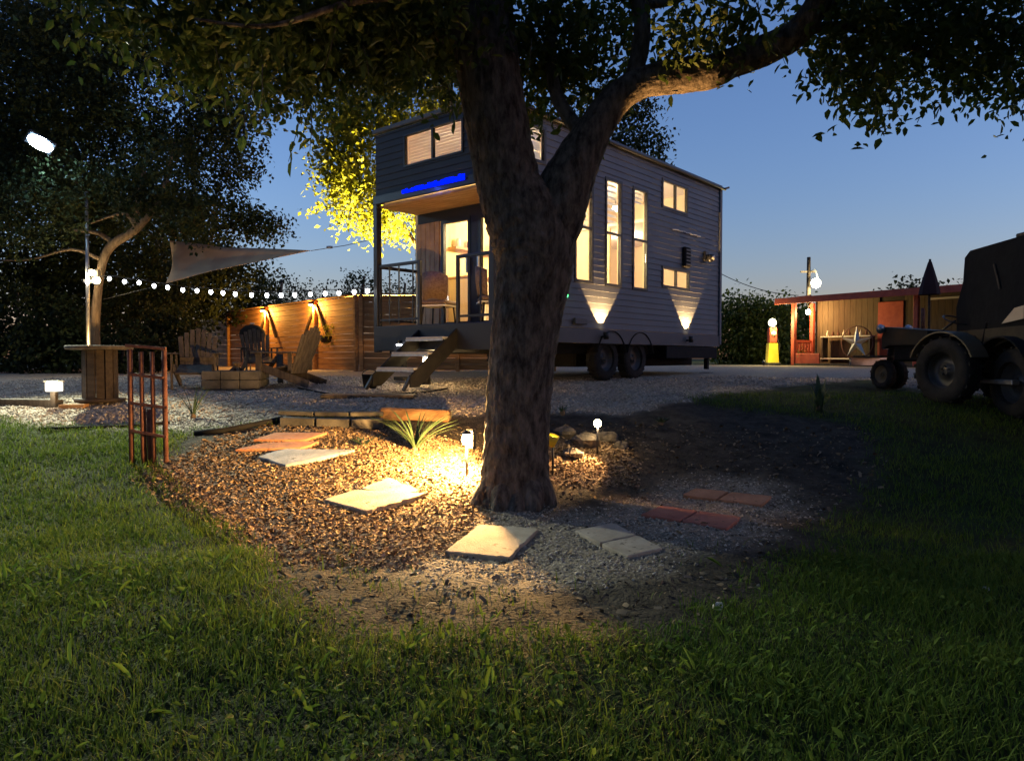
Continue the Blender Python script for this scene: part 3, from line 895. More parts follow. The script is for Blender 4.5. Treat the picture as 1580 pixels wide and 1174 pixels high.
# windows
def window(face, a0, a1, z0, z1, bars, blind=None, fw=.045):
    mb = MB()
    def bar(aa, ab, za, zb, o0=.03, o1=-.03):
        ps = [facept(face, a, o, z) for a in (aa, ab) for o in (o0, o1) for z in (za, zb)]
        mb.add(ps, [(0, 1, 3, 2), (4, 6, 7, 5), (0, 4, 5, 1), (2, 3, 7, 6), (0, 2, 6, 4), (1, 5, 7, 3)])
    bar(a0, a0 + fw, z0 + fw, z1 - fw); bar(a1 - fw, a1, z0 + fw, z1 - fw); bar(a0, a1, z0, z0 + fw); bar(a0, a1, z1 - fw, z1)
    aw, zw = [a0 + fw, a1 - fw], [z0 + fw, z1 - fw]
    for k, v in bars:
        if k == 'h': bar(a0 + fw, a1 - fw, v - .018, v + .018, .026, -.026); zw.append(v)
        else: bar(v - .02, v + .02, z0 + fw, z1 - fw, .026, -.026); aw.append(v)
    w = mb.build('window', M['black_metal'], house)
    aw.sort(); zw.sort()
    for i in range(len(aw) - 1):
        for j in range(len(zw) - 1):
            g = MB()
            ps = [facept(face, a, o, z) for a in (aw[i] + .002, aw[i + 1] - .002) for o in (.003, -.003) for z in (zw[j] + .002, zw[j + 1] - .002)]
            g.add(ps, [(0, 1, 3, 2), (4, 6, 7, 5), (0, 4, 5, 1), (2, 3, 7, 6), (0, 2, 6, 4), (1, 5, 7, 3)])
            g.build('pane', M['glass'], w)
    if blind:
        kind, zlo, n, mname = blind
        g = MB()
        if kind == 'slat':
            hgt = (z1 - zlo) / n
            for k in range(n):
                za = zlo + k * hgt
                ps = [facept(face, a0 - .02, -.10, za), facept(face, a1 + .02, -.10, za), facept(face, a1 + .02, -.125, za + hgt * .55), facept(face, a0 - .02, -.125, za + hgt * .55)]
                g.prism(ps, tuple(Vector(facept(face, 0, -.004, 0)) - Vector(facept(face, 0, 0, 0))))
        else:
            for k in range(n):
                za = zlo + (z1 + .02 - zlo) * k / n
                ps = [facept(face, a0 - .02, -.10 + .006 * (k % 2), za), facept(face, a1 + .02, -.10 + .006 * (k % 2), za), facept(face, a1 + .02, -.104 + .006 * (k % 2), za + (z1 - zlo) / n), facept(face, a0 - .02, -.104 + .006 * (k % 2), za + (z1 - zlo) / n)]
                g.prism(ps, tuple(Vector(facept(face, 0, -.003, 0)) - Vector(facept(face, 0, 0, 0))))
        g.build('blind', M[mname], w)
    return w
window('side', *OP_SIDE[0], [('h', 2.51)], ('slat', 2.55, 9, 'blind_white'))
window('side', *OP_SIDE[1], [('h', 2.51)], ('slat', 2.72, 7, 'blind_white'))
window('side', *OP_SIDE[2], [('h', 2.51)], ('slat', 3.20, 3, 'blind_white'))
window('side', *OP_SIDE[3], [('v', 5.22)])
window('side', *OP_SIDE[4], [('v', 5.27)])
window('side', *OP_SIDE[5], [('v', .74)], ('flat', 3.30, 8, 'blind_white'))
window('front', *OP_FRONT[0], [('v', 1.25)], ('flat', 3.36, 22, 'blind'), fw=.03)
for (a0, a1, z0, z1) in OP_PORCH:
    mb = MB()
    fw = .06
    for (aa, ab, za, zb) in ((a0, a0 + fw, z0 + fw, z1 - fw), (a1 - fw, a1, z0 + fw, z1 - fw), (a0, a1, z0, z0 + fw), (a0, a1, z1 - fw, z1)):
        ps = [facept('porch', a, o, z) for a in (aa, ab) for o in (.03, -.03) for z in (za, zb)]
        mb.add(ps, [(0, 1, 3, 2), (4, 6, 7, 5), (0, 4, 5, 1), (2, 3, 7, 6), (0, 2, 6, 4), (1, 5, 7, 3)])
    d = mb.build('glass_door', M['black_metal'], house)
    g = MB(); ps = [facept('porch', a, o, z) for a in (a0 + fw, a1 - fw) for o in (.003, -.003) for z in (z0 + fw, z1 - fw)]
    g.add(ps, [(0, 1, 3, 2), (4, 6, 7, 5), (0, 4, 5, 1), (2, 3, 7, 6), (0, 2, 6, 4), (1, 5, 7, 3)]); g.build('pane', M['glass'], d)
    y = a0 + .04 if a0 > 1 else a1 - .04
    MB().beam((PD - .07, y, 1.75), (PD - .07, y, 2.0), .025, .03).build('handle', M['steel'], d)
# vent, wall lamp, green light, trailer plug
v = MB().box((5.62, -.05, 2.38), (.24, .08, .40), bev=.02).build('vent', M['black_matte'], house)
for k in range(5): MB().box((5.62, -.096, 2.24 + k * .07), (.2, .012, .03)).build('louvre', M['black_metal'], v)
mb = MB().box((6.50, -.04, 2.50), (.16, .06, .2), bev=.015); mb.lathe([(.02, 0), (.07, .03), (.09, .12), (.085, .16), (0.0, .17)], (6.50, -.13, 2.36), 12)
wl_ = mb.build('wall_lamp', M['black_metal'], house)
MB().lathe([(0, 0), (.05, .02), (.06, .09), (0, .12)], (6.50, -.17, 2.40), 10).build('lamp_glass', M['cream'], wl_)
mb = MB()
for k in range(14): mb.box((5.1 + k * .085, -.04, 2.865 + (k % 3) * .006), (.07, .03, .018), bev=.003)
mb.build('light_rail', M['steel'], house)
MB().lathe([(0, 0), (.03, .01), (.035, .03), (0, .045)], (1.62, -.03, 1.37), 10, axis=(0, -1, 0)).build('indicator_light', M['led_green'], house)
MB().box((2.0, -.05, .98), (.34, .05, .10), bev=.01).build('side_hatch', M['panel_grey'], house)
# two uplights clamped under the wall
for x in (2.63, 5.68):
    u = MB().lathe([(.0, -.12), (.045, -.12), (.05, 0), (.04, .0), (.035, -.03), (0, -.035)], (x, -.13, .82), 12).build('wall_uplight', M['black_metal'], house)
    MB().box((x, -.06, .74), (.03, .1, .03)).build('bracket', M['black_metal'], u)
    MB().lathe([(0, 0), (.034, 0), (.034, .004), (0, .005)], (x, -.13, .792), 12).build('lens', M['bulb_warm2'], u)
    p0 = HWp(x, -.115, .83); p1 = HWp(x, -.06, 2.4)
    lo = lamp('uplight_beam', 'SPOT', (x, -.15, .83), 300, (1.0, .6, .24), house, .012, world=False, size=R(80), blend=.12)
    lo.rotation_euler = (Vector((x, -.15, .83)) - Vector((x, -.03, 2.2))).to_track_quat('Z', 'Y').to_euler()
# chassis, wheels, jacks
for y in (.35, HW - .35):
    MB().beam((-.0, y, .54), (HL, y, .54), .08, .16).build('chassis_beam', M['black_matte'], house)
for k in range(6):
    MB().beam((.4 + k * 1.25, .4, .52), (.4 + k * 1.25, HW - .4, .52), .06, .1).build('cross_member', M['black_matte'], house)
MB().box((4.9, 1.3, .38), (4.4, 1.5, .30), bev=.03).build('tank', M['black_matte'], house)
def wheel(mbparent, c, r, w, axis, rim_m, tread_n=26, hub=True, rimr=.6):
    ax = Vector(axis).normalized()
    prof = [(r * rimr, -w / 2), (r * .9, -w / 2), (r * .985, -w * .36), (r, -w * .2), (r, w * .2), (r * .985, w * .36), (r * .9, w / 2), (r * rimr, w / 2), (r * rimr * .95, w * .3), (r * rimr * .95, -w * .3), (r * rimr, -w / 2)]
    wh = MB().lathe(prof, c, 28, ax)
    ref = Vector((0, 0, 1)); b = ax.cross(ref).normalized()
    for k in range(tread_n):
        a = 2 * math.pi * k / tread_n
        dr = ref * math.cos(a) + b * math.sin(a); tn = ax.cross(dr)
        for sgn in (-1, 1):
            Mx = Matrix((tn, ax, dr)).transposed()
            wh.box(Vector(c) + dr * (r * .995) + ax * (sgn * w * .22) + tn * (sgn * r * .04), (r * .10, w * .40, r * .05), Mx)
    o = wh.build('wheel', M['rubber'], mbparent)
    rm = MB().lathe([(0, -w * .1), (r * .18, -w * .12), (r * .2, -w * .02), (r * .5, 0), (r * rimr * .9, -w * .28), (r * rimr * .98, -w * .34)], c, 24, ax)
    rm.lathe([(0, w * .1), (r * .18, w * .12), (r * .2, w * .02), (r * .5, 0), (r * rimr * .9, w * .28), (r * rimr * .98, w * .34)], c, 24, ax)
    for k in range(5):
        a = 2 * math.pi * k / 5
        for sgn in (-1, 1):
            rm.lathe([(0, 0), (.012, 0), (.012, .02), (0, .021)], Vector(c) + (ref * math.cos(a) + b * math.sin(a)) * r * .13 + ax * (w * .12 * sgn), 6, ax * sgn)
    rm.build('rim', rim_m, o)
    return o
for x in (2.95, 3.90):
    for y in (.16, HW - .16):
        wheel(house, (x, y, .38), .375, .21, (0, 1, 0), M['grey_metal'])
for x in (2.95, 3.90): MB().arc((x, .40), .455, .012, R(10), R(170), -.05, .05).build('wheel_arch', M['black_matte'], house)
for (x, y) in ((6.95, .15), (6.95, HW - .3), (.3, .2), (.3, HW - .3)):
    mb = MB().box((x, y, .40), (.08, .08, .5)); mb.box((x, y, .05), (.24, .24, .06), bev=.01)
    mb.build('jack', M['black_matte'], house)
MB().box((6.0, .0, .50), (2.2, .04, .24), bev=.01).build('rear_bumper', M['black_matte'], house)

# interior fittings
def inside(name, label, cat, x, y, z):
    return thing(name, label, cat, HWp(x, y, z), HA)
t = inside('kitchen_cabinet', 'yellow lit kitchen cabinet seen through the glass door', 'cabinet', 2.3, 2.2, ZF)
MB().box((0, 0, .45), (1.6, .55, .86), bev=.01).build('carcass', M['cream'], t)
MB().box((0, -.02, .9), (1.66, .6, .04), bev=.008).build('worktop', M['wood_ceiling'], t)
for k in range(4): MB().box((-.6 + k * .4, -.285, .45), (.37, .02, .76), bev=.006).build('door', M['cream'], t)
t = inside('wall_shelf', 'wooden wall shelf above the kitchen cabinet', 'shelf', 2.3, 2.42, ZF + 1.45)
MB().box((0, 0, 0), (1.5, .2, .04)).build('board', M['wood_ceiling'], t)
for k in range(5): MB().lathe([(0, 0), (.05, 0), (.05, .12), (.03, .16), (0, .16)], (-.6 + k * .3, 0, .022), 10).build('jar', M['slab_red'] if k % 2 else M['cream'], t)
t = inside('sofa', 'pale sofa under the tall side windows', 'sofa', 3.4, 2.05, ZF)
MB().box((0, 0, .22), (1.1, .75, .42), bev=.05).build('seat', M['cream'], t)
MB().box((0, .3, .6), (1.1, .18, .45), bev=.05).build('backrest', M['cream'], t)
for s in (-1, 1): MB().box((.5 * s, 0, .48), (.14, .75, .2), bev=.04).build('arm', M['cream'], t)
t = inside('wall_picture', 'red and orange picture on the far wall behind the tall windows', 'picture', 4.0, 2.49, 2.5)
MB().box((0, 0, 0), (1.0, .03, .8), bev=.006).build('frame', M['wood_ceiling'], t)
MB().box((0, -.02, 0), (.9, .01, .7)).build('canvas', mat('picture', (0.55, .12, .05), .8, c2=(.8, .5, .3), scale=3), t)
for (nm, lb, x, y, z) in (('pendant_lamp', 'warm pendant lamp hanging in the main room of the tiny house', 3.05, 1.15, 2.75), ('pendant_lamp', 'warm pendant lamp over the kitchen end near the glass door', 1.9, 1.3, 2.55),
                          ('ceiling_lamp', 'small ceiling lamp in the rear room under the loft', 5.6, 1.3, 2.80), ('loft_lamp', 'small lamp in the rear sleeping loft', 5.6, 1.6, 3.55), ('loft_lamp', 'small lamp in the loft over the porch', .9, 1.35, 3.55)):
    t = inside(nm, lb, 'lamp', x, y, z)
    MB().lathe([(0, -.07), (.05, -.05), (.07, 0), (.05, .05), (.02, .07)], (0, 0, 0), 14).build('globe', M['glass_lit'], t)
    MB().tube([(0, 0, .06), (0, 0, .3 if z < 3 else .2)], .008, 6).build('cord', M['wire'], t)
    e = {'pendant_lamp': 88, 'ceiling_lamp': 44, 'loft_lamp': 20}[nm]
    lamp('lamp_light', 'POINT', (0, 0, -.0), e, (1.0, .74, .36) if x < 4.5 and z < 3 else (1.0, .72, .48), t, .08, world=False)

# ------------------------------------------------------------------ porch steps
st = thing('porch_steps', 'dark steel steps with pale treads leading up to the porch', 'steps', HWp(-.5, 1.1, 0), HA)
def sl(x, y, z): return (x + .5, y - 1.1, z)
zg = -.04
for (x, z) in ((-.20, .68), (-.48, .455), (-.76, .235)):
    tr = MB().box(sl(x, 1.11, z), (.27, .80, .035), bev=.006).build('tread', M['tread'], st)
    MB().box(sl(x - .132, 1.11, z - .028), (.012, .80, .03)).build('nosing', M['steel'], tr)
for y in (.70, 1.52):
    mb = MB().prism([sl(-.03, y, .84), sl(-.03, y, .56), sl(-.80, y, -.02), sl(-.95, y, -.02), sl(-.95, y, .14)], (0, .03, 0))
    mb.build('stringer', M['black_matte'], st)
    MB().beam(sl(-.9, y + .05, .14), sl(-1.04, y + .05, -.06), .04, .04).build('leg', M['black_metal'], st)
for (y, z, m, e, c) in ((1.50, .60, M['bulb_white'], 1.5, (.9, .95, 1)), (1.20, .40, M['bulb_warm2'], 7, WARM)):
    t = thing('step_light', 'round white lamp under the porch edge beside the steps' if y > 1.4 else 'yellow lantern glowing behind the porch steps', 'lamp', HWp(.02 if y < 1.4 else -.09, y + (.45 if y > 1.4 else .25), z), HA)
    if y > 1.4:
        MB().lathe([(0, 0), (.04, 0), (.045, .02), (0, .025)], (0, 0, -.02), 12).build('glass', m, t)
        MB().box((0, 0, .04), (.1, .06, .05)).build('housing', M['black_metal'], t)
    else:
        MB().lathe([(0, 0), (.05, 0), (.055, .04), (.05, .16), (.03, .2), (0, .2)], (0, 0, -.2), 12).build('glass', m, t)
        MB().lathe([(.06, 0), (.05, .04), (.0, .06)], (0, 0, .0), 12).build('cap', M['steel'], t)
        MB().lathe([(.0, -.42), (.08, -.42), (.06, -.2), (0, -.2)], (0, 0, 0), 12).build('stand', M['black_metal'], t)
    lamp('lamp_light', 'POINT', (0, 0, -.12), e, c, t, .05, world=False)

# ------------------------------------------------------------------ porch chairs
def chair_at(x, y, rz, label):
    t = thing('wicker_chair', label, 'chair', HWp(x, y, ZF), HA + rz, group=None)
    MB().box((0, 0, .36), (.46, .46, .08), bev=.03).build('seat', M['wicker'], t)
    mb = MB()
    n = 10
    vs = []
    for i in range(n + 1):
        a = -1.1 + 2.2 * i / n
        for (rr, z) in ((.23, .42), (.26, .62), (.27, .84)):
            vs.append((.02 + rr * math.cos(a), rr * 1.0 * math.sin(a), z - .06 * abs(a) ** 2))
        for (rr, z) in ((.25, .84), (.24, .62), (.21, .42)):
            vs.append((.02 + rr * math.cos(a), rr * 1.0 * math.sin(a), z - .06 * abs(a) ** 2))
    fs = []
    for i in range(n):
        for k in range(6):
            k2 = (k + 1) % 6
            fs.append((i * 6 + k, i * 6 + k2, (i + 1) * 6 + k2, (i + 1) * 6 + k))
    mb.add(vs, fs, True); mb.build('backrest', M['wicker'], t)
    MB().box((-.0, 0, .31), (.48, .5, .025)).build('seat_rim', M['cream'], t)
    for sx in (-1, 1):
        for sy in (-1, 1):
            MB().tube([(.17 * sx, .18 * sy, .32), (.2 * sx, .21 * sy, 0.002)], .016, 8).build('leg', M['black_metal'], t)
chair_at(.45, 1.62, R(200), 'brown wicker chair on the porch between railing and glass door')
chair_at(.45, .42, R(140), 'wicker porch chair mostly hidden behind the big trunk')
# ================================================================== trees
def canopy(blobs, leaf, quad=False, dens=1.0, rng=RNG, droop=.5):
    """blobs: (centre, (rx,ry,rz), n twigs) -> clumped leaves on twigs"""
    allv = []; allf = []; base = 0
    for (c, rad, n) in blobs:
        n = max(3, int(n * dens))
        d = rng.normal(0, 1, (n, 3)); d /= np.linalg.norm(d, axis=1)[:, None]
        rr = rng.uniform(.25, 1, n) ** .5
        tw = np.array(c) + d * rr[:, None] * np.array(rad)
        k = 9
        pos = np.repeat(tw, k, 0)
        ax = rng.normal(0, 1, (n, 3)); ax[:, 2] -= droop; ax /= np.linalg.norm(ax, axis=1)[:, None]
        tpos = np.tile(np.linspace(0, 1, k), n)
        pos = pos + np.repeat(ax, k, 0) * (tpos * leaf * 4.5)[:, None] + rng.normal(0, leaf * .55, (n * k, 3))
        m = n * k
        size = leaf * rng.uniform(.65, 1.25, m)
        yaw = rng.uniform(0, 6.28, m); pit = rng.normal(.55, .55, m); rol = rng.normal(0, .7, m)
        if not quad:
            v, f = leaves_np(pos, size, yaw, pit, rol)
            per = 6
        else:
            t4 = np.array([[0, 0, 0], [.5, .32, .06], [1, 0, -.05], [.5, -.32, .06]])
            Rm = rotz_np(yaw) @ roty_np(pit) @ rotx_np(rol)
            v = (np.einsum('nij,kj->nki', Rm, t4) * size[:, None, None] + pos[:, None, :]).reshape(-1, 3)
            f = (np.array([[0, 3, 2, 1]])[None] + (np.arange(m) * 4)[:, None, None]).reshape(-1, 4)
            per = 4
        allv.append(v); allf.append(f + base); base += m * per
    return np.concatenate(allv), np.concatenate(allf)

def barkjit(seed, amp=.05, n=9):
    rr = random.Random(seed)
    ph = [rr.uniform(0, 6.28) for _ in range(8)]
    def j(i, a):
        if amp < 0:      # deeply furrowed bark of the big trunk
            w = a + .05 * math.sin(i * .35 + 3 * a) + .03 * math.sin(i * .9 + 5 * a)
            rid = abs(math.sin(11.5 * w + ph[0] + .5 * math.sin(i * .21))) + .6 * abs(math.sin(20.5 * w + ph[1] + .8 * math.sin(i * .33 + 2 * a)))
            rid *= .55 + .45 * math.sin(i * .8 + 6 * math.sin(3.5 * a + ph[5]) + 2.2 * math.sin(7 * a + ph[6]))
            return 1 - amp * (.6 * rid - .4 + .3 * math.sin(2 * a + ph[2] + i * .03) + .25 * math.sin(3 * a + i * .06 + ph[3]) + rr.uniform(-.22, .22))
        return 1 + amp * (.6 * math.sin(n * a + ph[0] + i * .22 + .8 * math.sin(i * .3)) + .5 * math.sin((n * 2 + 1) * a + ph[1] - i * .15 + math.sin(i * .43 + ph[4])) + .5 * math.sin(2 * a + ph[2] + i * .2) + .35 * math.sin(3 * a + i * .55 + ph[3]) + rr.uniform(-.35, .35))
    return j

def spline(pts, rad, n):
    """resample a list of points and radii with Catmull-Rom"""
    out = []; ro = []
    m = len(pts)
    for i in range(m - 1):
        p0, p1, p2, p3 = pts[max(i - 1, 0)], pts[i], pts[i + 1], pts[min(i + 2, m - 1)]
        for k in range(n):
            t = k / n
            q = 0.5 * ((2 * p1) + (p2 - p0) * t + (2 * p0 - 5 * p1 + 4 * p2 - p3) * t * t + (3 * p1 - p0 - 3 * p2 + p3) * t ** 3)
            out.append(q); ro.append(rad[i] * (1 - t) + rad[i + 1] * t)
    out.append(pts[-1]); ro.append(rad[-1])
    return out, ro

# ---- the big forked tree
TD = 6.35
def T(px, py, d=TD): return P(px, py, d)
def rad(w, d=TD): return w / 2 / F_PX * d
gt = hz(T(790, 780).x, TD)
big = thing('shade_tree', 'big forked shade tree with thick trunk standing in the mulched bed', 'tree', (T(792, 780).x, TD, gt))
def limb(name, px, jit, seg=30, n=7, parent=big, m='bark', cap=True, amp=.055):
    pts = [T(p[0], p[1], p[3] if len(p) > 3 else TD) for p in px]
    rds = [rad(p[2], p[3] if len(p) > 3 else TD) for p in px]
    pp, rr = spline(pts, rds, n)
    return MB().tube(pp, rr, seg, cap=cap, jitter=barkjit(jit, amp)).build(name, M[m], parent, world=True)
trunk = limb('trunk', [(792, 800, 150), (792, 782, 124), (794, 750, 108), (797, 700, 100), (799, 640, 98), (805, 560, 99), (814, 480, 104), (823, 420, 114), (822, 375, 124), (806, 330, 116), (786, 285, 98), (772, 220, 96), (755, 120, 98), (742, 20, 96), (728, -120, 80, 6.5), (700, -330, 56, 6.9)], 1, seg=144, n=16, amp=-.06)
# root flare
for k, (dx, w) in enumerate(((-58, 44), (-22, 52), (30, 54), (58, 44), (5, 46))):
    dd = TD - .12 if k in (1, 2, 4) else TD
    g = G(792 + dx * 1.1, 792)
    a = T(797 + dx * .35, 722, TD - .08)
    mid = T(794 + dx * .8, 766, dd - .1)
    pp, rr = spline([a, mid, Vector((g.x, dd - .25 + .1 * abs(dx) / 58, hz(g.x, dd - .2) - .05))], [rad(44), rad(w*.8), rad(20)], 6)
    MB().tube(pp, rr, 16, jitter=barkjit(20 + k, .05)).build('root', M['bark'], trunk, world=True)
right = limb('limb', [(838, 395, 74), (856, 340, 88), (872, 290, 82), (898, 235, 66), (922, 192, 54), (950, 154, 48), (990, 128, 46), (1045, 118, 52), (1095, 112, 50, 6.3), (1130, 98, 44, 6.25), (1180, 78, 46, 6.2), (1225, 55, 42, 6.1), (1252, 22, 38, 6.0), (1278, -25, 34, 5.9), (1330, -110, 28, 5.7), (1420, -190, 18, 5.4)], 3, seg=72, n=11, amp=-.07)
for k, px in enumerate(([(975, 128, 26), (988, 80, 26), (990, 30, 24), (978, -30, 22), (960, -160, 14)],
                        [(1095, 112, 20, 6.3), (1104, 124, 12, 6.28), (1108, 134, 6, 6.26)],
                        [(990, 8, 14), (1020, 6, 12), (1055, -4, 10), (1110, -40, 6)],
                        [(745, 60, 40), (700, -10, 34, 6.1), (620, -70, 26, 5.8), (520, -120, 16, 5.5), (400, -150, 8, 5.2)],
                        [(750, 100, 34), (690, 60, 22, 6.5), (600, 35, 16, 6.7), (500, 40, 10, 6.8), (400, 70, 6, 6.8), (330, 100, 4, 6.8)],
                        [(1225, 55, 20, 6.1), (1290, 40, 14, 6.1), (1370, 60, 10, 6.2), (1450, 90, 6, 6.3)],
                        [(1252, 22, 18, 6.0), (1350, -20, 12, 6.2), (1470, 10, 8, 6.4), (1560, 60, 5, 6.5)],
                        [(900, 210, 24), (860, 150, 20, 6.5), (850, 80, 18, 6.6), (860, 0, 14, 6.7), (880, -100, 8, 6.8)],
                        [(700, -10, 20, 6.1), (560, 0, 12, 5.4), (420, 40, 7, 5.0), (300, 30, 4, 4.8)])):
    limb('branch', px, 40 + k, seg=14, n=6, parent=big, amp=.07)
crown_blobs = []
def cb(px, py, d, rx, ry, rz, n):
    c = P(px, py, d); crown_blobs.append((tuple(c), (rx, ry, rz), n))
# left part of the canopy, hanging in front of the left tree
for a in ((250, 20, 5.6, .55, .5, .35, 60), (330, 60, 6.0, .5, .5, .4, 60), (420, 50, 6.4, .7, .6, .5, 110), (520, 40, 6.6, .75, .6, .45, 150), (600, 25, 6.8, .8, .7, .45, 170),
          (670, 25, 7.0, .6, .6, .45, 120), (500, 95, 6.8, .6, .5, .35, 60), (620, 75, 7.2, .6, .5, .35, 60), (430, 120, 6.6, .35, .4, .3, 36), (380, 20, 5.4, .6, .6, .4, 80), (560, -30, 6.0, 1.1, 1.2, .5, 160),
          (170, 5, 5.8, .35, .4, .25, 30), (330, -40, 5.4, 1.2, 1.2, .4, 120), (640, 10, 6.0, .8, .7, .4, 110), (690, 80, 6.9, .3, .4, .5, 40),
          # over and right of the fork
          (860, 60, 6.9, .55, .5, .45, 90), (880, 130, 7.0, .45, .4, .35, 60), (930, 60, 7.0, .4, .4, .4, 50), (900, 20, 6.6, .6, .6, .4, 70), (830, 20, 6.2, .5, .5, .35, 50), (800, 110, 7.0, .4, .3, .5, 50),
          (1050, 55, 6.2, .22, .25, .22, 16), (1090, 40, 6.1, .28, .3, .3, 26), (1120, 10, 6.0, .3, .3, .25, 24), (1170, 20, 6.0, .16, .2, .2, 8),
          # right canopy
          (1320, 40, 5.9, .32, .4, .45, 70), (1330, 110, 6.0, .24, .3, .35, 34), (1400, 30, 6.2, .5, .5, .35, 80), (1470, 60, 6.5, .5, .5, .35, 80), (1550, 60, 6.6, .5, .5, .4, 90), (1430, -20, 6.0, 1.0, 1.0, .3, 130), (1560, 120, 7.0, .4, .4, .22, 40), (1420, 110, 6.5, .4, .4, .18, 26),
          # crown above and round the frame
          ):
    cb(*a)
# wide crown overhead, out of view, added and thickened to shade the ground
for (x, y, z, rx, ry, rz, n) in ((0, 6.5, 6.4, 3.4, 3.0, .9, 420), (3.5, 5.5, 5.9, 2.8, 2.8, .8, 380), (-3.4, 5.5, 5.9, 2.8, 2.8, .8, 330), (0, 2.5, 5.6, 3.2, 2.2, .7, 330), (3.6, 1.5, 5.2, 2.6, 2.4, .7, 330), (-3.4, 1.8, 5.2, 2.4, 2.2, .7, 230), (5.8, 4.5, 4.9, 1.8, 2.4, .8, 260), (1.0, -1.0, 4.8, 3.2, 1.8, .7, 260)):
    crown_blobs.append(((x, y, z), (rx, ry, rz), int(n * 2.3)))
v, f = canopy(crown_blobs, .088, dens=1.15)
crown = np_mesh('crown', v, f, M['leaf'], big, loc=None)
crown.data.transform(Matrix.Translation(-origin(big)))
tag(crown, kind='stuff')
# single leaves that stand out against the sky
lm = MB(); lm.add([tuple(q) for q in LEAF6 * np.array([1, 1, 1])], [tuple(q) for q in LEAF_F]); 
lme = bpy.data.meshes.new('leaf'); lme.from_pydata(lm.v, [], lm.f); lme.materials.append(M['leaf'])
def sprig(p0, p1, d, n, size, seed):
    rr = random.Random(seed)
    a, b = P(*p0, d), P(*p1, d)
    MB().tube([a, (a + b) / 2 + Vector((.01, 0, .01)), b], [.004, .003, .002], 5).build('twig', M['bark'], crown, world=True)
    for k in range(n):
        t = (k + .6) / n
        q = a.lerp(b, t)
        o = bpy.data.objects.new('leaf', lme)
        o.location = q - origin(big) + Vector((rr.uniform(-.02, .02), rr.uniform(-.02, .02), -.01))
        o.rotation_euler = (rr.uniform(-.5, .5), R(55) + rr.uniform(-.4, .5), (R(10) if k % 2 else R(170)) + rr.uniform(-.7, .7))
        s = size * rr.uniform(.75, 1.2); o.scale = (s, s * .9, s)
        col.objects.link(o); o.parent = crown
for k, (a, b, d, n, s) in enumerate((((390, 125), (372, 212), 5.0, 7, .125), ((405, 100), (400, 190), 5.0, 6, .12), ((470, 150), (445, 250), 5.4, 7, .12), ((480, 165), (478, 235), 5.4, 4, .12),
                                     ((690, 130), (700, 190), 5.8, 7, .11), ((820, 60), (812, 130), 5.8, 6, .1), ((1165, 0), (1180, 60), 5.4, 6, .12), ((1205, 0), (1212, 40), 5.4, 3, .12), ((1190, 60), (1212, 100), 5.5, 3, .10),
                                     ((1300, 60), (1290, 185), 5.6, 8, .12), ((1345, 90), (1352, 180), 5.6, 7, .12), ((1368, 90), (1372, 180), 5.7, 5, .11), ((1310, 110), (1265, 112), 5.7, 5, .08), ((250, 60), (215, 110), 5.2, 5, .12),
                                     ((330, 60), (350, 180), 5.3, 6, .12), ((1060, 20), (1040, 85), 5.8, 5, .1), ((1095, 30), (1098, 85), 5.8, 5, .1), ((560, 70), (570, 130), 5.6, 6, .11), ((610, 60), (650, 120), 5.8, 6, .11), ((520, 30), (500, 110), 5.4, 6, .12))):
    sprig(a, b, d, n, s, k)

# ---- other trees
def tree(name, label, base, trunk_pts, trunk_r, blobs, leaf, lm, bm='bark', group=None, limbs=(), dens=1.0, quad=True):
    t = thing(name, label, 'tree', base, group=group)
    pp, rr = spline([Vector(p) for p in trunk_pts], trunk_r, 6)
    tk = MB().tube(pp, rr, 14, jitter=barkjit(int(abs(base[0]) * 10) + 5, .07)).build('trunk', M[bm], t, world=True)
    for k, (pts, rs) in enumerate(limbs):
        pp, rr = spline([Vector(p) for p in pts], rs, 5)
        MB().tube(pp, rr, 8, jitter=barkjit(k + 60, .08)).build('limb', M[bm], t, world=True)
    v, f = canopy(blobs, leaf, quad, dens)
    c = np_mesh('crown', v, f, lm if not isinstance(lm, str) else M[lm], t)
    c.data.transform(Matrix.Translation(-origin(t)))
    tag(c, kind='stuff')
    return t
def B(px, py, d, rx, ry, rz, n): return (tuple(P(px, py, d)), (rx, ry, rz), n)
def gp(px, d):
    x = (px - CX) / F_PX * d
    return Vector((x, d, hz(x, d)))
LD = 14.0
b0 = gp(146, LD)
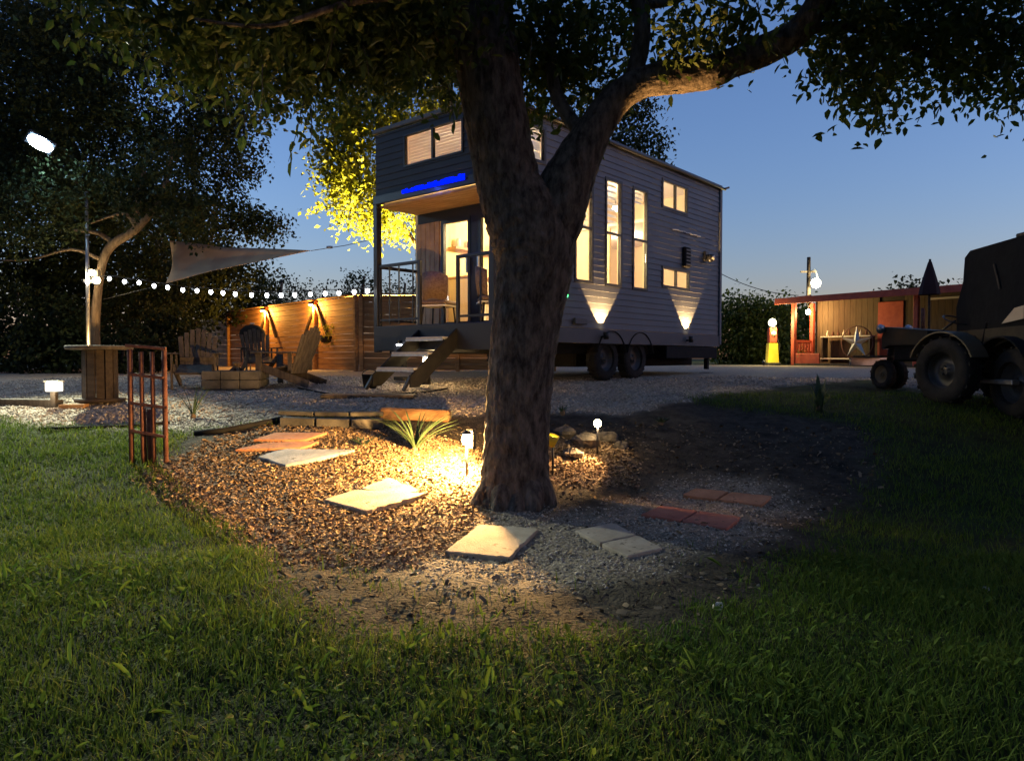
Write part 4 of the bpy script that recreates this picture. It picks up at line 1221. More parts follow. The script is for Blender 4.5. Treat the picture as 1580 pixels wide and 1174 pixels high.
tree('leaning_tree', 'leaning pale-barked tree with a lamp on its trunk beside the spool table', b0,
     [b0, P(147, 500, LD), P(152, 440, LD), P(160, 400, LD), P(175, 376, LD), P(212, 352, LD), P(250, 300, LD), P(270, 220, LD)], [.10, .085, .075, .08, .085, .07, .05, .03],
     [B(250, 150, 14.5, 1.6, 1.4, 1.5, 430), B(150, 230, 15, 1.8, 1.5, 1.5, 420), B(60, 120, 14.6, 1.9, 1.5, 1.6, 420), B(330, 230, 14.6, 1.0, 1.0, .9, 220), B(360, 130, 14.8, .9, .9, .9, 150), B(330, 330, 14.8, 1.0, .9, .45, 130),
      B(400, 345, 15, .55, .6, .25, 60), B(130, 60, 15, 1.4, 1.2, .9, 200), B(260, 330, 15.5, 1.0, .8, .6, 160), B(90, 330, 15.5, 1.6, .9, .7, 220), B(180, 300, 15.5, 1.4, .9, .7, 220), B(240, 70, 15, 1.0, 1, .8, 160), B(-60, 250, 14.5, 1.2, 1.4, 2.4, 260), B(245, 270, 13.2, .8, .5, .7, 70), B(290, 330, 13.2, .6, .4, .4, 36), B(205, 300, 13.2, .5, .4, .4, 30), B(40, 330, 13.4, 1.2, .5, .8, 70), B(100, 270, 13.0, 1.0, .5, .6, 50)],
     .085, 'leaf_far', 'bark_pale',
     limbs=[([P(175, 376, LD), P(150, 360, LD), P(110, 355, LD)], [.06, .04, .02]), ([P(212, 352, LD), P(190, 330, LD), P(140, 345, LD)], [.06, .03, .015]), ([P(212, 352, LD), P(212, 320, LD), P(225, 250, LD)], [.07, .05, .03]),
            ([P(155, 400, LD), P(110, 385, LD), P(50, 400, LD), P(0, 402, LD)], [.04, .03, .02, .015])], dens=2.6)
b0 = gp(-40, 17)
tree('dark_tree', 'dark dense tree filling the left behind the floodlight', b0, [b0, P(-30, 400, 17), P(10, 250, 17), P(40, 100, 17)], [.25, .2, .15, .06],
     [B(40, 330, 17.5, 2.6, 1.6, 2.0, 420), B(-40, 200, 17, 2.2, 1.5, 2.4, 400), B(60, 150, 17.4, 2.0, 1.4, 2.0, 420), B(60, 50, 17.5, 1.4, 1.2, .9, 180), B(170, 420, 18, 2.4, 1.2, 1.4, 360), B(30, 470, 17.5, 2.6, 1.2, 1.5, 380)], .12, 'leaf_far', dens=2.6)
b0 = gp(230, 21)
tree('dark_tree', 'dark tree mass behind the shade sail and string lights', b0, [b0, P(235, 450, 21), P(240, 380, 21)], [.2, .16, .08],
     [B(250, 420, 21, 2.4, 1.5, 1.5, 360), B(330, 440, 22, 1.9, 1.3, 1.2, 260), B(200, 500, 20.5, 2.2, 1.2, 1.4, 300), B(330, 400, 22, 1.1, 1, .7, 110)], .13, 'leaf_far', dens=2.4)
# far tree line above the fence
for k, (px, d, w, top, lb) in enumerate(((430, 34, 1.5, 418, 'far dark tree rising above the middle of the plank fence'), (495, 36, 1.3, 432, 'smaller far tree between two taller ones above the fence'), (556, 33, 1.1, 412, 'open-branched far tree beside the left porch post'), (385, 31, 1.6, 428, 'far tree half hidden behind the shade sail'), (620, 38, 1.0, 425, 'far tree seen through the porch railing'))):
    b0 = gp(px, d)
    zt = P(px, top, d).z
    tree('far_tree', lb, b0, [b0, Vector((b0.x, d, (b0.z + zt) / 2)), Vector((b0.x + .2, d, zt - .4))], [.16, .12, .05],
         [((b0.x, d, zt - .9), (w, 1.0, .85), 90), ((b0.x - .6, d + .4, zt - 1.8), (w * 1.1, 1, .9), 80), ((b0.x + .7, d, zt - 2.0), (w, 1, .9), 70)], .15, 'leaf_far', group=None)
# yellow-lit tree behind the house
b0 = gp(655, 18.3)
tree('lit_tree', 'tree behind the porch with yellow-green leaves lit from below', b0, [b0, P(656, 450, 18.3), P(655, 380, 18.3), P(640, 300, 18.3), P(600, 220, 18.3), P(580, 140, 18.3)], [.20, .17, .16, .14, .09, .04],
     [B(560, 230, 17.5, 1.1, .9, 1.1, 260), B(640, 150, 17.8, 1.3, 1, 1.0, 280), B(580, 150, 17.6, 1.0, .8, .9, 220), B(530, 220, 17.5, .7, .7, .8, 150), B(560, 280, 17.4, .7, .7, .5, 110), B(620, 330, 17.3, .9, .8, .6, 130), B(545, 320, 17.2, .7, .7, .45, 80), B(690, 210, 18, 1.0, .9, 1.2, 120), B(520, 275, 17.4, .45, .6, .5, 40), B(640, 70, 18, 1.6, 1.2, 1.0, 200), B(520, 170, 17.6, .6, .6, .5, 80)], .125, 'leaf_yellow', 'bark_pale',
     limbs=[([P(655, 400, 18.3), P(610, 340, 17.9), P(540, 330, 17.4)], [.08, .05, .02]), ([P(645, 320, 18.3), P(690, 240, 18.2), P(700, 160, 18.2)], [.08, .05, .02])])
t = thing('tree_uplight', 'garden spotlight at the foot of the lit tree behind the fence', 'lamp', gp(612, 17.0))
MB().lathe([(0, -.1), (.05, -.1), (.07, .02), (.06, .02), (.05, -.02), (0, -.02)], (0, 0, .2), 12, axis=(0, .2, 1)).build('head', M['black_metal'], t)
MB().tube([(0, 0, -.05), (0, 0, .12)], .012, 6).build('stake', M['black_metal'], t)
g0 = gp(612, 17.0)
lamp('lamp_light', 'SPOT', g0 + Vector((0, 0, .25)), 12000, (1.0, .76, .22), t, .05, target=P(610, 210, 17.7), size=R(82), blend=.5)
b0 = gp(975, 24)
tree('dark_tree', 'dark tree crown rising behind the tiny house roof', b0, [b0, P(975, 400, 24), P(972, 250, 24)], [.25, .2, .08],
     [B(975, 200, 24, 1.05, 1, 1.1, 150), B(930, 180, 24.3, 1.2, 1, 1.2, 150), B(995, 228, 24, .9, .8, .6, 90), B(900, 260, 24.5, 1.6, 1, 1.2, 130), B(985, 165, 24, .7, .7, .5, 50)], .14, 'leaf_far')
# bushes right of the house
for k, (px, d, w, top, lb) in enumerate(((1140, 29, 1.2, 452, 'leafy bush beside the rear corner of the tiny house'), (1185, 29, 1.2, 458, 'bright green bush between the tiny house and the lamp pump'), (1222, 31, 1.0, 466, 'bush right beside the red shed post'))):
    b0 = gp(px, d)
    zt = P(px, top, d).z
    tree('green_bush', lb, b0, [b0, Vector((b0.x, d, b0.z + .6)), Vector((b0.x + .1, d, zt - .5))], [.07, .05, .02],
         [((b0.x, d, zt - .7), (w, .8, .6), 260), ((b0.x - .2, d, zt - 1.6), (w * 1.1, .8, .7), 300), ((b0.x + .3, d - .1, b0.z + .4), (w * 1.1, .7, .5), 260)], .16, 'leaf')
b0 = gp(1412, 32)
tree('far_tree', 'spiky dark tree top peeking over the shed roof', b0, [b0, P(1412, 500, 32), P(1414, 440, 32)], [.14, .1, .04], [B(1412, 444, 32, .8, .6, .3, 40), B(1430, 470, 32, 1.4, .8, .8, 60)], .2, 'leaf_far')
b0 = gp(1470, 30)
tree('far_tree', 'dark tree behind the black canvas topped vehicle', b0, [b0, P(1470, 500, 30), P(1470, 450, 30)], [.14, .1, .04], [B(1490, 470, 30, 2.2, .8, .9, 110)], .2, 'leaf_far')
# dark shrubs along the left
for k, (px, d, w, top, lb) in enumerate(((30, 15.5, 1.3, 430, 'black leafy shrub at the far left behind the box lantern'), (95, 15.2, .9, 470, 'dark shrub between the left shrub and the spool table'), (190, 15.4, .7, 505, 'low leafy plant catching yellow light behind the spool table'), (250, 17, 1.0, 480, 'dark shrub behind the left wooden armchair'))):
    b0 = gp(px, d)
    zt = P(px, top, d).z
    tree('yard_shrub', lb, b0, [b0, Vector((b0.x, d, b0.z + .4)), Vector((b0.x, d, zt - .3))], [.05, .04, .02],
         [((b0.x, d, (zt + b0.z) / 2), (w, .6, max(.3, (zt - b0.z) / 2)), 420 if w > .8 else 160)], .11, 'leaf_far')

# ---- spiky plants
def spiky(px, py, h, n, spread, w, label, up=.6, seed=1):
    g = G(px, py)
    t = thing('spiky_plant', label, 'plant', g)
    rr = random.Random(seed)
    for k in range(n):
        a = rr.uniform(0, 6.28); L = h * rr.uniform(.65, 1.1); s = spread * rr.uniform(.5, 1.2)
        vs = []
        for i in range(6):
            u = i / 5
            c = Vector((math.cos(a) * s * u ** 1.3, math.sin(a) * s * u ** 1.3, L * (u - up * .5 * u ** 2.2)))
            ww = w * (1 - u ** 1.6) * .5 + .001
            pv = Vector((-math.sin(a), math.cos(a), 0)) * ww
            vs += [c - pv, c + Vector((0, 0, -ww * .5)), c + pv]
        fs = []
        for i in range(5):
            fs += [(i * 3, i * 3 + 1, i * 3 + 4, i * 3 + 3), (i * 3 + 1, i * 3 + 2, i * 3 + 5, i * 3 + 4)]
        MB().add(vs, fs).build('leaf', M['leaf_agave'], t)
    MB().lathe([(.03, -.03), (.035, .03), (.02, .07), (0, .08)], (0, 0, 0), 8).build('crown_base', M['bark_pale'], t)
    return t
spiky(640, 696, .58, 40, .50, .026, 'arching spiky yucca plant beside the path lamp', seed=2)
spiky(298, 646, .50, 12, .26, .022, 'upright yucca with few leaves on the gravel edge', up=.35, seed=5)
spiky(1263, 634, .50, 9, .16, .10, 'dark agave with broad leaves alone in the right lawn', up=.2, seed=8)
spiky(1020, 655, .16, 14, .16, .03, 'low dark tuft at the edge of the gravel', seed=9)
spiky(560, 690, .16, 20, .2, .018, 'small green tuft between the yucca and the grey slab', seed=12)
spiky(868, 640, .16, 9, .1, .03, 'small lit tuft behind the bed rocks', up=.3, seed=14)

# unseen trees added right of and behind the viewer to shade the yard
for (x, y, h, w, lb) in ((10.5, 5.2, 7.0, 2.4, 'unseen tree added for shade beyond the canvas topped vehicle'), (7.5, -5.0, 7.5, 2.8, 'unseen tree added for shade on the near right side of the lawn'), (-1.0, -8.5, 8.0, 3.2, 'unseen tree added for shade at the near end of the lawn'), (14.5, 11.5, 6.5, 2.2, 'unseen tree added for shade at the right end of the red shed')):
    b0 = Vector((x, y, hz(x, y)))
    tree('added_tree', lb, b0, [b0, b0 + Vector((.1, 0, h * .4)), b0 + Vector((.2, 0, h * .8))], [.3, .22, .08],
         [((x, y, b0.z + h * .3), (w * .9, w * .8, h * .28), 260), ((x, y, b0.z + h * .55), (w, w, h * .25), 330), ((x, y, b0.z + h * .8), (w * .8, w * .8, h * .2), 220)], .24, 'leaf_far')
# ================================================================== plank fence
FC = Vector((-3.52, 16.6, 0)); FDIR = Vector((-.659, .752, 0)); FNORM = Vector((-.752, -.659, 0))
ZFT = 2.78
def fence(p0, dirv, normv, posts, label, ztop):
    base = Vector((p0.x, p0.y, hz(p0.x, p0.y)))
    rz = math.atan2(dirv.y, dirv.x)
    t = thing('plank_fence', label, 'fence', base, rz)
    s = 1 if Vector((-dirv.y, dirv.x, 0)).dot(normv) > 0 else -1      # side of the local y axis that faces the yard
    H = ztop - base.z
    pm = {}
    for i in range(len(posts) - 1):
        a, b = posts[i], posts[i + 1]
        L = b - a - .02
        key = round(L, 3)
        if key not in pm:
            q = MB().box((0, 0, 0), (L, .022, .136), bev=.004)
            me = bpy.data.meshes.new('plank'); me.from_pydata(q.v, [], q.f); me.materials.append(M['wood_fence']); pm[key] = me
        for k in range(12):
            z = .10 + k * .1415
            if z > H - .05: break
            o = link_mesh('plank', pm[key], None, t, ((a + b) / 2 + random.uniform(-.003, .003), random.uniform(-.004, .004), z))
            o.rotation_euler = (random.uniform(-.02, .02), random.uniform(-.003, .003), 0)
    for x in posts:
        MB().box((x, s * .06, H / 2 - .05), (.09, .09, H + .12), bev=.008).build('post', M['wood_fence'], t)
    MB().box(((posts[0] + posts[-1]) / 2, s * .02, H + .03), (posts[-1] - posts[0] + .1, .14, .03), bev=.006).build('cap_rail', M['wood_fence'], t)
    return t, s, H
fl, fs_, FH = fence(FC, FDIR, FNORM, [0, 2.05, 5.05, 8.0, 11.0], 'long plank fence with two glowing post lamps behind the armchairs', ZFT)
fr, fs2, _ = fence(FC + Vector((.08, 0, 0)), Vector((1, 0, 0)), Vector((0, -1, 0)), [0, 2.2, 4.4], 'short plank fence section behind the porch, right of the fence corner', ZFT)
for (x, lb, e) in ((2.05, 'fence lamp on the post nearer the fence corner', 110), (5.05, 'fence lamp on the post farther along the fence', 130)):
    for sg in (-1, 1):
        MB().beam((x + sg * .04, fs_ * .05, FH - .12), (x + sg * .62, fs_ * .05, FH - .85), .05, .06).build('brace', M['wood_dark'], fl)
    loc = Vector((FC.x, FC.y, hz(FC.x, FC.y))) + FDIR * x + FNORM * .17 + Vector((0, 0, FH - .10))
    t = thing('fence_lamp', lb, 'lamp', loc, math.atan2(FDIR.y, FDIR.x))
    MB().lathe([(.0, .07), (.05, .06), (.085, .0), (.08, 0), (.045, .05), (0, .06)], (0, 0, 0), 14).build('shade', M['black_metal'], t)
    MB().lathe([(0, -.03), (.04, -.015), (.045, .02), (0, .04)], (0, 0, .0), 12).build('bulb', M['bulb_warm'], t)
    MB().beam((0, -fs_ * .08, .07), (0, 0, .07), .02, .02).build('arm', M['black_metal'], t)
    lamp('lamp_light', 'POINT', (0, 0, -.07), e, (1.0, .46, .08), t, .03, world=False)
# flower basket on the fence
hp = Vector((FC.x, FC.y, hz(FC.x, FC.y))) + FDIR * 1.15 + FNORM * .22 + Vector((0, 0, 1.0))
t = thing('flower_basket', 'hanging basket of yellow-green leaves on the plank fence', 'basket', hp - Vector((0, 0, .35)))
MB().lathe([(.02, 0), (.12, .05), (.15, .18), (.14, .18), (.1, .05)], (0, 0, 0), 12).build('basket', M['wood_dark'], t)
v, f = canopy([((0, 0, .28), (.16, .14, .18), 26)], .055)
np_mesh('leaves', v, f, M['leaf_yellow'], t)
MB().tube([(0, 0, .2), (0, 0, .75)], .006, 5).build('chain', M['wire'], t)

# ================================================================== pole, string lights, shade sail, left lamp
pb = gp(137, 13.6)
t = thing('light_pole', 'thin grey pole carrying the string lights beside the leaning tree', 'pole', pb)
pt_ = P(133, 296, 13.6)
MB().tube([pb - Vector((0, 0, .1)), pt_], [.035, .028], 10).build('shaft', M['steel'], t, world=True)
MB().box(P(135, 434, 13.6), (.1, .1, .06)).build('clamp', M['black_metal'], t, world=True)

BULBS = [(134.7, 435.3), (168.7, 430), (192, 434.6), (214.7, 436), (237.7, 441), (258.7, 443.5), (282, 447.3), (304, 448.5), (325.4, 450.6), (344, 452), (363, 453.5), (388, 455), (411.8, 455.5), (433.7, 455.6), (454.7, 455), (479, 453.8), (501.7, 453), (523, 452), (546.5, 450.4), (566.8, 448.7)]
t = thing('string_lights', 'sagging string of white bulbs from the pole to the porch', 'string lights', P(135, 430, 13.5))
def sd(px): return 13.5 - (px - 134) / 440 * 1.6
wire = [P(x, y - 5.5, sd(x)) for x, y in BULBS] + [P(586, 441, sd(586))]
MB().tube([P(135, 428, 13.55)] + wire, .006, 5).build('wire', M['wire'], t, world=True)
for (x, y) in BULBS:
    c = P(x, y, sd(x))
    b = MB().lathe([(0, -.045), (.022, -.035), (.034, -.005), (.028, .022), (.014, .035)], c, 10).build('bulb', M['bulb_white'], t, world=True)
    MB().lathe([(.014, .03), (.02, .035), (.02, .06), (.006, .065)], c, 8).build('socket', M['black_matte'], b, world=True)

c = P(148, 428, 13.75)
t = thing('tree_lamp', 'bright twin-headed lamp strapped to the leaning tree trunk', 'lamp', c)
for dz, dx in ((.08, -.06), (-.06, .03)):
    MB().lathe([(0, -.06), (.05, -.05), (.07, .0), (.05, .05), (0, .06)], c + Vector((dx, -.04, dz)), 12).build('globe', M['bulb_warm2'], t, world=True)
MB().box(c + Vector((0, .06, 0)), (.06, .1, .3)).build('bracket', M['black_metal'], t, world=True)
lamp('lamp_light', 'POINT', c + Vector((-.1, -.25, 0)), 16, (1, .85, .55), t, .06)
g0 = gp(138, 13.3)
t = thing('trunk_uplight', 'small ground spotlight at the foot of the leaning tree', 'lamp', g0)
MB().lathe([(0, -.08), (.05, -.08), (.06, .03), (.05, .03), (0, -.01)], (0, 0, .14), 10).build('head', M['black_metal'], t)
MB().tube([(0, 0, -.05), (0, 0, .1)], .01, 6).build('stake', M['black_metal'], t)
lamp('lamp_light', 'SPOT', g0 + Vector((0, 0, .2)), 70, (1, .62, .22), t, .03, target=P(152, 400, 14.0), size=R(46), blend=.5)

a, b_, c_ = P(262, 372, 14.2), P(256, 438, 12.8), P(480, 387, 12.6)
n = 16
vs = []; idx = {}
cen = (a + b_ + c_) / 3
for i in range(n + 1):
    for j in range(n + 1 - i):
        u, v_ = i / n, j / n; w_ = 1 - u - v_
        p = a * w_ + b_ * v_ + c_ * u
        pin = .18 * (4 * u * w_ + 4 * u * v_ + 4 * v_ * w_) - .16 * 27 * u * v_ * w_
        p = p + (cen - p).normalized() * pin * .55 if (cen - p).length > .05 else p
        p.z -= .22 * (27 * u * v_ * w_) * .6
        idx[(i, j)] = len(vs); vs.append(p)
fs = []
for i in range(n):
    for j in range(n - i):
        fs.append((idx[(i, j)], idx[(i + 1, j)], idx[(i, j + 1)]))
        if j < n - i - 1: fs.append((idx[(i + 1, j)], idx[(i + 1, j + 1)], idx[(i, j + 1)]))
t = thing('shade_sail', 'triangular tan shade sail stretched towards the porch', 'shade sail', cen)
o = MB().add(vs, fs, True).build('cloth', M['sail'], t, world=True)
md = o.modifiers.new('thick', 'SOLIDIFY'); md.thickness = .006
MB().tube([c_, c_.lerp(P(586, 367, 11.9), .5) + Vector((0, 0, -.02)), P(586, 367, 11.9)], .006, 5).build('rope', M['wire'], t, world=True)
MB().tube([a, P(215, 355, 14.0)], .006, 5).build('rope', M['wire'], t, world=True)
MB().tube([b_, P(160, 462, 13.9)], .006, 5).build('rope', M['wire'], t, world=True)
MB().lathe([(.02, -.05), (.025, 0), (.02, .05)], c_.lerp(P(586, 367, 11.9), .28), 8, axis=(1, 0, 0)).build('turnbuckle', M['steel'], t, world=True)

# ================================================================== floodlight on its post
fp = P(62, 222, 12.4)
t = thing('floodlight', 'blue-white floodlight glaring high up among the dark left trees', 'lamp', fp)
MB().tube([fp - Vector((0, -.08, 0)), fp + Vector((-.25, .9, -.15)), fp + Vector((-.6, 3.2, -.5))], .025, 8).build('arm', M['black_matte'], t, world=True)
ft = Vector((-4.7, 5.5, 0.0)); dv = (ft - fp).normalized()
hd = MB(); yv = Vector((0, 0, 1)).cross(dv).normalized(); Mx = Matrix((dv, yv, dv.cross(yv))).transposed()
hd.box(fp - dv * .06, (.08, .44, .24), Mx @ Matrix.Rotation(R(-30), 3, 'X'), .02); hd.build('housing', M['black_metal'], t, world=True)
q = MB(); q.lathe([(0, .07), (.05, .06), (.09, .035), (.11, -.01), (0, -.03)], (0, 0, 0), 18, axis=(1, 0, 0))
Rf = Mx @ Matrix.Rotation(R(-30), 3, 'X') @ Matrix.Diagonal((1, 1.75, 1))
q.v = [tuple(fp + Rf @ Vector(v)) for v in q.v]
q.build('lens', M['flood_lit'], t, world=True)
lamp('lamp_light', 'SPOT', fp + dv * .12, 3200, (.95, 1.0, .74), t, .12, target=ft, size=R(57), blend=.55)

# ================================================================== left yard furniture
g0 = G(155, 620)
t = thing('spool_table', 'round cable spool table with pale top beside the box lantern', 'table', g0)
MB().lathe([(0, .70), (.40, .70), (.41, .715), (.41, .745), (.40, .755), (0, .755)], (0, 0, 0), 28).build('tabletop', M['wood_grey'], t)
MB().lathe([(0, .0), (.30, 0), (.31, .02), (.31, .05), (0, .05)], (0, 0, 0), 24).build('base', M['wood_dark'], t)
for k in range(12):
    a = 2 * math.pi * k / 12
    MB().box((.2 * math.cos(a), .2 * math.sin(a), .375), (.03, .098, .648), Matrix.Rotation(a, 3, 'Z'), .004).build('stave', M['wood_dark'], t)
g0 = G(84, 629)
t = thing('box_lantern', 'glowing white box lantern on a short post at the lawn edge', 'lantern', g0)
MB().box((0, 0, .10), (.07, .07, .22), bev=.006).build('post', M['wood_grey'], t)
MB().box((0, 0, .275), (.15, .15, .12), bev=.008).build('diffuser', emis('lantern_glass', (1, .9, .7), 1.6), t)
MB().box((0, 0, .345), (.17, .17, .015)).build('lid', M['cream'], t)
lamp('lamp_light', 'POINT', (.0, -.14, .22), 2.5, (1, .85, .6), t, .06, world=False)

def adirondack(px, py, rz, label, s=1.0):
    g0 = G(px, py)
    t = thing('wooden_armchair', label, 'chair', g0, rz)
    # faces +x ; seat slopes to the back
    MB().box((.02, 0, .30), (.58, .52, .03), Matrix.Rotation(R(12), 3, 'Y'), .006).build('seat', M['wood_grey'], t)
    for k in range(7):
        y = (k - 3) * .078
        h = .80 - .05 * abs(k - 3) ** 1.5 * .55
        MB().beam((-.22, y * .85, .22), (-.22 - h * .38, y * 1.12, .22 + h * .92), .068, .02, up=(1, 0, .4), bev=.004).build('back_slat', M['wood_grey'], t)
    MB().beam((-.30, -.25, .46), (-.30, .25, .46), .03, .06).build('back_rail', M['wood_grey'], t)
    for sy in (-1, 1):
        MB().box((.02, sy * .33, .545), (.74, .13, .022), bev=.01).build('armrest', M['wood_grey'], t)
        MB().box((.30, sy * .30, .265), (.10, .025, .53), bev=.004).build('leg', M['wood_grey'], t)
        MB().beam((.32, sy * .27, .33), (-.55, sy * .27, .05), .025, .12, up=(0, 0, 1), bev=.004).build('side_rail', M['wood_grey'], t)
        MB().box((-.25, sy * .30, .40), (.06, .025, .28)).build('arm_post', M['wood_grey'], t)
adirondack(302, 600, R(-72), 'slatted wooden armchair facing the lawn near the rusty trellis')
adirondack(442, 597, R(165), 'slatted wooden armchair turned to the fire pit, its back to the porch')
adirondack(400, 578, R(-60), 'slatted wooden armchair in the shade behind the fire pit')
g0 = G(365, 599)
t = thing('fire_pit', 'low square block fire pit between the armchairs', 'fire pit', g0, R(8))
for sx, sy, w, d in ((0, -.36, .84, .12), (0, .36, .84, .12), (-.36, 0, .12, .6), (.36, 0, .12, .6)):
    for k in range(2):
        nb = 3
        for q in range(nb):
            if w > d: MB().box((sx + (q - 1) * w / 3, sy, .07 + k * .14), (w / 3 - .008, d, .132), bev=.008).build('block', M['concrete'], t)
            else: MB().box((sx, sy + (q - 1) * d / 3, .07 + k * .14), (w, d / 3 - .008, .132), bev=.008).build('block', M['concrete'], t)
for k in range(6):
    a = k * 1.05
    MB().tube([(.2 * math.cos(a), .2 * math.sin(a), .16), (-.05 * math.cos(a), -.05 * math.sin(a), .40)], .025, 7).build('firewood', M['bark_pale'], t)
g0 = gp(390, 16.2)
t = thing('kettle_grill', 'dark covered grill standing in front of the plank fence', 'grill', g0)
MB().lathe([(0, .62), (.16, .64), (.26, .74), (.28, .82), (.26, .92), (.15, 1.02), (0, 1.05)], (0, 0, 0), 18).build('bowl', M['black_matte'], t)
for k in range(3):
    a = 2.1 * k; MB().tube([(.15 * math.cos(a), .15 * math.sin(a), .68), (.28 * math.cos(a), .28 * math.sin(a), 0)], .015, 6).build('leg', M['steel'], t)
MB().box((0, 0, 1.07), (.1, .025, .03), bev=.006).build('handle', M['steel'], t)
g0 = G(571, 599)
t = thing('bucket', 'small dark bucket with a raised handle on the gravel by the steps', 'bucket', g0)
MB().lathe([(0, 0), (.10, 0), (.125, .2), (.13, .2), (.13, .215), (.115, .21), (.1, .02)], (0, 0, 0), 16).build('body', M['black_matte'], t)
MB().tube([(.125 * math.cos(a), 0, .2 + .09 * math.sin(a)) for a in [math.pi * k / 10 for k in range(11)]], .007, 6).build('handle', M['black_metal'], t)

# ================================================================== rusty trellis
TB = G(228, 715)
TDD = TB.y
t = thing('trellis', 'rusty red trellis of upright bars standing at the lawn edge', 'trellis', TB)
def tp(px, py): return P(px, py, TDD)
for px, y0, y1, w in ((200, 539, 712, 8), (217.5, 543, 700, 7), (234.5, 543, 706, 7), (253, 540, 722, 8)):
    a, b = tp(px, y0), tp(px + 3.5, y1)
    b.z = min(b.z, hz(b.x, b.y) - .03)
    MB().tube([a, b], w / 2 / F_PX * TDD, 8).build('upright', M['rust'], t, world=True)
for (x0, y0, x1, y1) in ((195, 533, 258, 538), (200, 577, 254, 583), (200, 621, 260, 629), (203, 664, 259, 674)):
    MB().beam(tp(x0, y0) + Vector((0, -.02, 0)), tp(x1, y1) + Vector((0, -.02, 0)), .024, .03, bev=.004).build('crossbar', M['rust'], t, world=True)
for (px, y0, y1) in ((227, 631, 718), (219, 631, 714)):
    a, b = tp(px, y0), tp(px + 2, y1); b.z = hz(b.x, b.y) - .03
    MB().tube([a + Vector((0, .03, 0)), b + Vector((0, .03, 0))], 3.6 / F_PX * TDD, 8).build('stake', M['rust'], t, world=True)

# ================================================================== lamps in the bed
LP = P(720, 678, 6.98)
g0 = Vector((LP.x, LP.y, hz(LP.x, LP.y)))
t = thing('path_lamp', 'bright warm globe lamp on a stake left of the big trunk', 'lamp', g0)
MB().tube([g0 - Vector((0, 0, .05)), LP - Vector((0, 0, .06))], .012, 8).build('stake', M['black_metal'], t, world=True)
MB().lathe([(.0, -.055), (.035, -.045), (.05, 0), (.035, .045), (0, .055)], LP, 16).build('globe', M['bulb_warm'], t, world=True)
MB().lathe([(.06, .05), (.07, .055), (.02, .085), (0, .09)], LP, 14).build('cap', M['black_metal'], t, world=True)
lamp('lamp_light', 'POINT', LP, 700, (1.0, .56, .18), t, .05)
q = MB(); n_ = 12                       # plate added and shaped to keep the lamplight off the drive and right lawn
for k in range(n_ + 1):
    a = R(-44) + R(141) * k / n_
    for rr_ in (.085, .089):
        for zz in (-.09, .10): q.v.append((LP.x + rr_ * math.cos(a), LP.y + rr_ * math.sin(a), LP.z + zz))
for k in range(n_):
    i = k * 4
    for f_ in ((i, i + 4, i + 5, i + 1), (i + 2, i + 3, i + 7, i + 6), (i + 1, i + 5, i + 7, i + 3), (i, i + 2, i + 6, i + 4)): q.f.append(f_); q.sm.append(False)
q.build('added_shield', M['black_metal'], t, world=True)
LP2 = P(922, 653, 7.6)
g0 = Vector((LP2.x, LP2.y, hz(LP2.x, LP2.y)))
t = thing('bed_lamp', 'small bright bed lamp among the rocks right of the trunk', 'lamp', g0)
MB().tube([g0 - Vector((0, 0, .05)), LP2 - Vector((0, 0, .03))], .012, 8).build('stake', M['black_metal'], t, world=True)
MB().lathe([(.0, -.04), (.028, -.03), (.04, 0), (.028, .03), (0, .04)], LP2, 14).build('globe', M['bulb_warm'], t, world=True)
lamp('lamp_light', 'SPOT', LP2, 110, (1.0, .6, .25), t, .03, target=G(890, 722), size=R(64), blend=.4)
UL = P(853, 676, 7.0)
g0 = Vector((UL.x, UL.y, hz(UL.x, UL.y)))
t = thing('branch_uplight', 'yellow ground spotlight just right of the trunk aimed at the limb', 'lamp', g0)
tv = P(1040, 110, 6.35); ud = (tv - UL).normalized()
MB().lathe([(0, -.08), (.04, -.08), (.06, .03), (.052, .03), (.04, -.02), (0, -.02)], UL, 12, axis=ud).build('head', mat('yellow_head', (.6, .45, .03), .5), t, world=True)
MB().lathe([(0, .0), (.044, .0), (.044, .004), (0, .005)], UL, 12, axis=ud).build('lens', M['bulb_warm2'], t, world=True)
MB().tube([g0 - Vector((0, 0, .05)), UL], .01, 6).build('stake', M['black_metal'], t, world=True)
lamp('lamp_light', 'SPOT', UL + ud * .03, 1300, (1.0, .5, .16), t, .02, target=tv, size=R(15), blend=.5)

# ================================================================== red shed on the right
SA = Vector((9.24, 24.0, 0)); SD = Vector((.569, -.822, 0)); SN = Vector((.822, .569, 0))
sz = hz(SA.x, SA.y)
rz = math.atan2(SD.y, SD.x)
shed = thing('red_shed', 'open-fronted shed with red roof edge, posts and tan back wall', 'shed', (SA.x, SA.y, sz), rz)
# local x along the front, local +y deeper
SL, SDp = 8.0, 1.35
for x in (.06, 4.0, 7.9): MB().box((x, .06, 1.05), (.13, .13, 2.1), bev=.01).build('post', M['red_paint'], shed)
MB().box((.06, 1.1, 1.05), (.13, .13, 2.1), bev=.01).build('post', M['red_paint'], shed)
nb = 40
for k in range(nb):
    x = .1 + k * (SL - .2) / nb
    if 2.2 < x < 3.0 or 4.9 < x < 5.9: continue
    MB().box((x + .09, SDp, 1.08), ((SL - .2) / nb - .008, .03, 2.16)).build('wall_board', M['tan_wall'], shed)
MB().box((SL / 2, SDp + .04, 1.1), (SL, .03, 2.2)).build('back_wall', M['wood_dark'], shed)
MB().box((5.4, SDp - .03, 1.0), (.95, .04, 2.0), bev=.01).build('door', M['wood_dark'], shed)
MB().box((2.6, SDp - .03, 1.0), (.8, .04, 2.0), bev=.01).build('door', M['red_paint'], shed)
MB().box((4.4, SDp - .05, 2.0), (1.3, .05, .06)).build('door_rail', M['cream'], shed)
